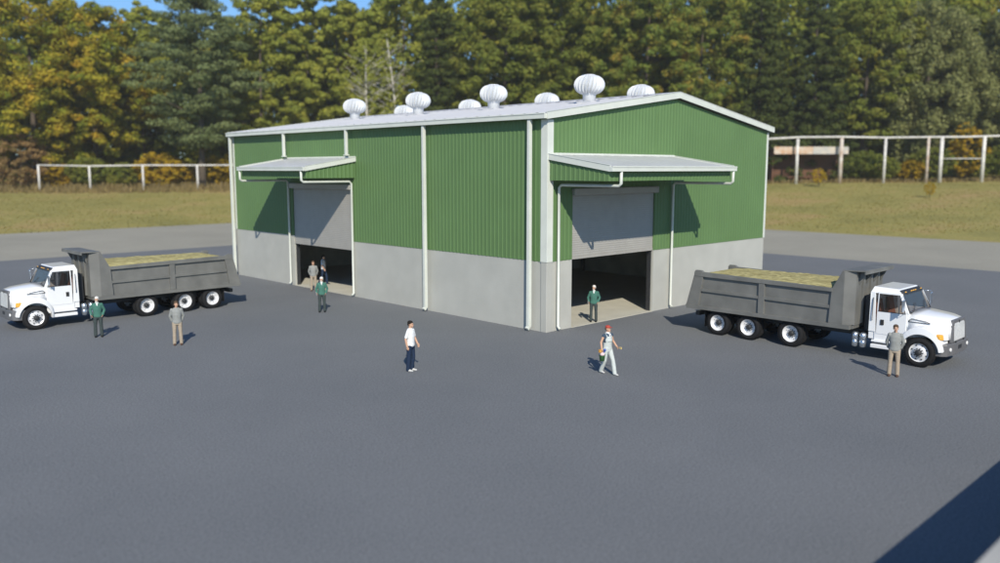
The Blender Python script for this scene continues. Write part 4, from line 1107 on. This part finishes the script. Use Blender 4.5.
SH = [('shrub_r', 28, 160, 1.25, 'large tan and rust coloured shrub left of the fence end, under the maple'),
 ('shrub_y', 66, 164, .9, 'yellowish shrub just right of the tan shrub under the maple'),
 ('shrub', 96, 163, 1.15, 'dark green shrub under the orange tinged maple'),
 ('shrub', 130, 162, .95, 'low green shrub behind the third post of the left fence'),
 ('shrub_y', 165, 163, 1.25, 'bright yellow shrub left of the pine trunk'),
 ('shrub_y', 184, 166, 1.0, 'yellow shrub directly beside the pine trunk'),
 ('shrub_y', 226, 165, 1.15, 'yellow shrub right of the pine trunk by the warehouse corner'),
 ('shrub_y', 262, 168, 1.3, 'yellow green shrub showing over the low left roof corner'),
 ('shrub', 778, 168, 1.4, 'dark shrub behind the open shelter roof'),
 ('shrub', 856, 163, 1.1, 'green shrub right beside the open shelter'),
 ('shrub', 874, 160, .95, 'low green shrub left of the third white post of the right fence'),
 ('shrub_y', 905, 161, .75, 'pale yellow shrub between two white posts of the right fence'),
 ('shrub', 922, 162, 1.2, 'rounded green shrub left of the goal like frame'),
 ('shrub', 968, 162, 1.0, 'dark green shrub at the foot of the golden small tree'),
 ('shrub', 1000, 161, 1.3, 'green shrub at the right picture edge behind the fence')]
for i, (k, px, F, sc, lb) in enumerate(SH): tree(k, 'shrub', px, F, sc, i*1.3, lb, 'shrub', group=GB)
tree('sapling', 'sapling', 813, 149, 1.5, 0, 'small yellow sapling in the grass in front of the open shelter', 'sapling')
tree('sapling', 'sapling', 924, 128, 1.1, 2, 'tiny yellow sapling out in the meadow below the right fence', 'sapling')

# far wood: one mass behind the named trees
rnd = random.Random(5); cl = []
for i in range(520):
    px = rnd.uniform(-180, 1180); F = rnd.uniform(186, 216); p = at(px, F); z0 = terr(p.x, p.y)
    hgt = 35+2.0*math.sin(px*.05)+rnd.uniform(-3, 1.5) if px < 470 else 46
    if 345 < px < 470: hgt += 4
    if 90 < px < 150: hgt -= 4
    for q in range(22):
        cl.append((Vector((p.x+rnd.gauss(0, 3), p.y+rnd.gauss(0, 3), z0+hgt*rnd.random())), rnd.uniform(1.6, 3.2), .75))
    for q in range(3): cl.append((Vector((p.x+rnd.gauss(0, 3), p.y+rnd.gauss(0, 3), z0+rnd.uniform(0, 7))), 3., .8))
me = leaves_mesh('far_wood', cl, [34]*len(cl), .62, 5, .3)
LM['wood'] = leaf_mat('mixed_wood', [(0.125, 0.168, 0.036), (0.237, 0.280, 0.054), (0.375, 0.378, 0.060), (0.425, 0.322, 0.054)], .07); me.materials.append(LM['wood'])
o = bpy.data.objects.new('far_wood', me); COL.objects.link(o); tag(o, 'dense mixed wood closing the view behind the tall trees', 'wood', kind='stuff')

# dry tall grass belt along the fences
rnd = random.Random(9); bm = bmesh.new()
for i in range(15000):
    px = rnd.uniform(-60, 1060); F = rnd.uniform(149, 172) if px < 500 else rnd.uniform(156, 170)
    p = at(px, F); z0 = terr(p.x, p.y); h_ = rnd.uniform(.5, 1.5)*(1.0 if px < 500 else .6)*(.5+.5*min(1, (F-148)/8))
    a_ = rnd.random()*3.14; dx, dy = math.cos(a_)*.16, math.sin(a_)*.16; lx, ly = rnd.gauss(0, .2), rnd.gauss(0, .2)
    b0 = Vector((p.x, p.y, z0-.05))
    bm.faces.new([bm.verts.new(b0+Vector((-dx, -dy, 0))), bm.verts.new(b0+Vector((dx, dy, 0))), bm.verts.new(b0+Vector((lx+dx*.4, ly+dy*.4, h_))), bm.verts.new(b0+Vector((lx-dx*.4, ly-dy*.4, h_*.9)))])
me = bpy.data.meshes.new('tall_dry_grass'); bm.to_mesh(me); bm.free(); me.materials.append(LM['straw'])
o = bpy.data.objects.new('tall_dry_grass', me); COL.objects.link(o); tag(o, 'belt of tall dry grass along the foot of the trees', 'grass', kind='stuff')
# short meadow tufts for relief
rnd = random.Random(19); bm = bmesh.new(); cnt = 0
while cnt < 26000:
    px = rnd.uniform(-60, 1060); F = rnd.uniform(90, 156); p = at(px, F)
    dd = max(p.x-XE, p.y-YE)
    if dd < -.35+.5*mnoise.noise(Vector((p.x*.35, p.y*.35, 2))): continue
    cnt += 1
    z0 = terr(p.x, p.y); h_ = rnd.uniform(.05, .14)*(1.8 if dd < .8 else 1); a_ = rnd.random()*3.14; dx, dy = math.cos(a_)*.14, math.sin(a_)*.14
    b0 = Vector((p.x, p.y, z0-.03)); lx, ly = rnd.gauss(0, .08), rnd.gauss(0, .08)
    bm.faces.new([bm.verts.new(b0+Vector((-dx, -dy, 0))), bm.verts.new(b0+Vector((dx, dy, 0))), bm.verts.new(b0+Vector((lx, ly, h_)))])
me = bpy.data.meshes.new('meadow_grass'); bm.to_mesh(me); bm.free()
LM['tuft'] = leaf_mat('tuft_grass', [(.22, .21, .06), (.30, .26, .08), (.38, .29, .11)], .12); me.materials.append(LM['tuft'])
o = bpy.data.objects.new('meadow_grass', me); COL.objects.link(o); tag(o, 'short olive meadow grass beyond the pale road', 'grass', kind='stuff')

# ---------------------------------------------------------------- fences and shelter
FW_ = mat('weathered_white_paint', (.62, .60, .56), .8, var=.2, scale=1.2, bump=.3, bscale=10)
FR_ = mat('rusty_white_paint', (.42, .28, .18), .85, col2=(.62, .58, .52), scale=.9, bump=.3, bscale=10)
def fence(name, posts, rail_pts, label, pr=.17, extra=None, rail_r=.13):
    c0 = at(posts[0][0], posts[0][1]); root = empty(name, (c0.x, c0.y, terr(c0.x, c0.y)), 0, label, 'fence')
    o0 = Vector(root.location)
    for px, F, ytop, ymat, r_ in posts:
        p = at(px, F, ytop); zb = terr(p.x, p.y)-.3
        m = MB(); m.tube([(p.x-o0.x, p.y-o0.y, zb-o0.z), (p.x-o0.x, p.y-o0.y, p.z-o0.z-.05)], [r_*1.1, r_], 10); m.build('post', ymat, root)
    m = MB(); m.tube([at(px, F, y)-o0 for px, F, y in rail_pts], rail_r, 8); m.build('rail', FW_, root)
    if extra:
        m = MB(); m.tube([at(px, F, y)-o0 for px, F, y in extra], .09, 8); m.build('lower_rail', FW_, root)
    return root
fence('rail_fence', [(38, 155, 165, FW_, .18), (89, 155, 165.5, FW_, .18), (142.5, 155, 165.5, FW_, .18), (197, 155, 165, FW_, .18), (250, 155, 165, FW_, .18), (303, 155, 165, FW_, .18)],
      [(37, 155, 165), (89, 155, 166), (142, 155, 165.2), (197, 155, 165.2), (250, 155, 165), (304, 155, 165)], 'low white pipe fence with a single top rail on the left of the meadow')
fence('rail_fence', [(712, 155, 140, FW_, .2), (755, 155, 139.5, FW_, .2), (798, 155, 138.5, FW_, .25), (842, 155, 137.5, FR_, .32), (886, 155, 137.5, FW_, .24), (929, 155, 137, FR_, .24), (942.5, 155, 136, FW_, .32), (985, 155, 135, FW_, .3), (1030, 155, 134, FW_, .25)],
      [(712, 155, 140), (770, 155, 138.8), (798, 155, 137.2), (842, 155, 136.8), (886, 155, 137.6), (929, 155, 137), (965, 155, 136.8), (985, 155, 136.2), (1035, 155, 135)],
      'tall weathered white post and rail frame on the right of the meadow', extra=[(942.5, 155, 158.5), (985, 155, 158.5)], rail_r=.17)
# shelter
pc = at(800, 159); zc = terr(pc.x, pc.y)
sh = empty('open_shelter', (pc.x, pc.y, zc-.1), YAW-PI/2, 'open brown shelter with a pale and orange fascia behind the right fence', 'shelter')
w2 = 6.6; hh = 6.4
m = MB(); m.box(-w2, w2, 1.6, 1.8, 0, hh-.01); m.box(-w2, -w2+.2, -.5, 1.59, 0, hh-.01)
BRN = mat('brown_boards', (.085, .038, .020), .85, col2=(.15, .07, .035), scale=1.5, vec_scale=(1, 1, 6)); m.build('board_wall', BRN, sh)
m = MB(); m.box(-w2-.3, w2+.3, -2.4, 2.6, hh, hh+.15); m.build('roof', M['bumper'], sh)
m = MB(); m.box(-w2-.3, .3, -2.55, -2.42, hh-1.0, hh+.35); m.build('fascia_board', mat('orange_fascia', (.52, .28, .14), .8, col2=(.55, .50, .42), scale=.8), sh)
m = MB(); m.box(.31, w2+.3, -2.55, -2.42, hh-1.0, hh+.35); m.build('fascia_board', mat('pale_fascia', (.42, .42, .41), .8, col2=(.55, .48, .38), scale=.9), sh)
m = MB(); m.box(-w2+.5, w2-.5, .5, 1.1, 1.1, 1.25); [m.box(x, x+.12, .6, 1.0, 0, 1.1) for x in (-5, -2, 1, 4)]; m.build('bench', BRN, sh)
for x in (-w2+.1, w2-.1): m = MB(); m.box(x-.12, x+.12, -.9, -.66, 0, hh); m.build('post', BRN, sh)

# ---------------------------------------------------------------- air between here and the trees
m = MB(); m.box(-905, 905, -905, 905, -1.2, 64)
hz = bpy.data.materials.new('haze'); hz.use_nodes = True; hn_ = hz.node_tree; hn_.nodes.clear()
ho = hn_.nodes.new('ShaderNodeOutputMaterial'); hv = hn_.nodes.new('ShaderNodeVolumePrincipled')
hv.inputs['Density'].default_value = .00025; hv.inputs['Color'].default_value = (.90, .90, .88, 1); hv.inputs['Anisotropy'].default_value = .0
hn_.links.new(hv.outputs[0], ho.inputs['Volume'])
o = m.build('haze', hz); tag(o, 'thin pale daylight haze over the yard and meadow', 'haze', kind='stuff')
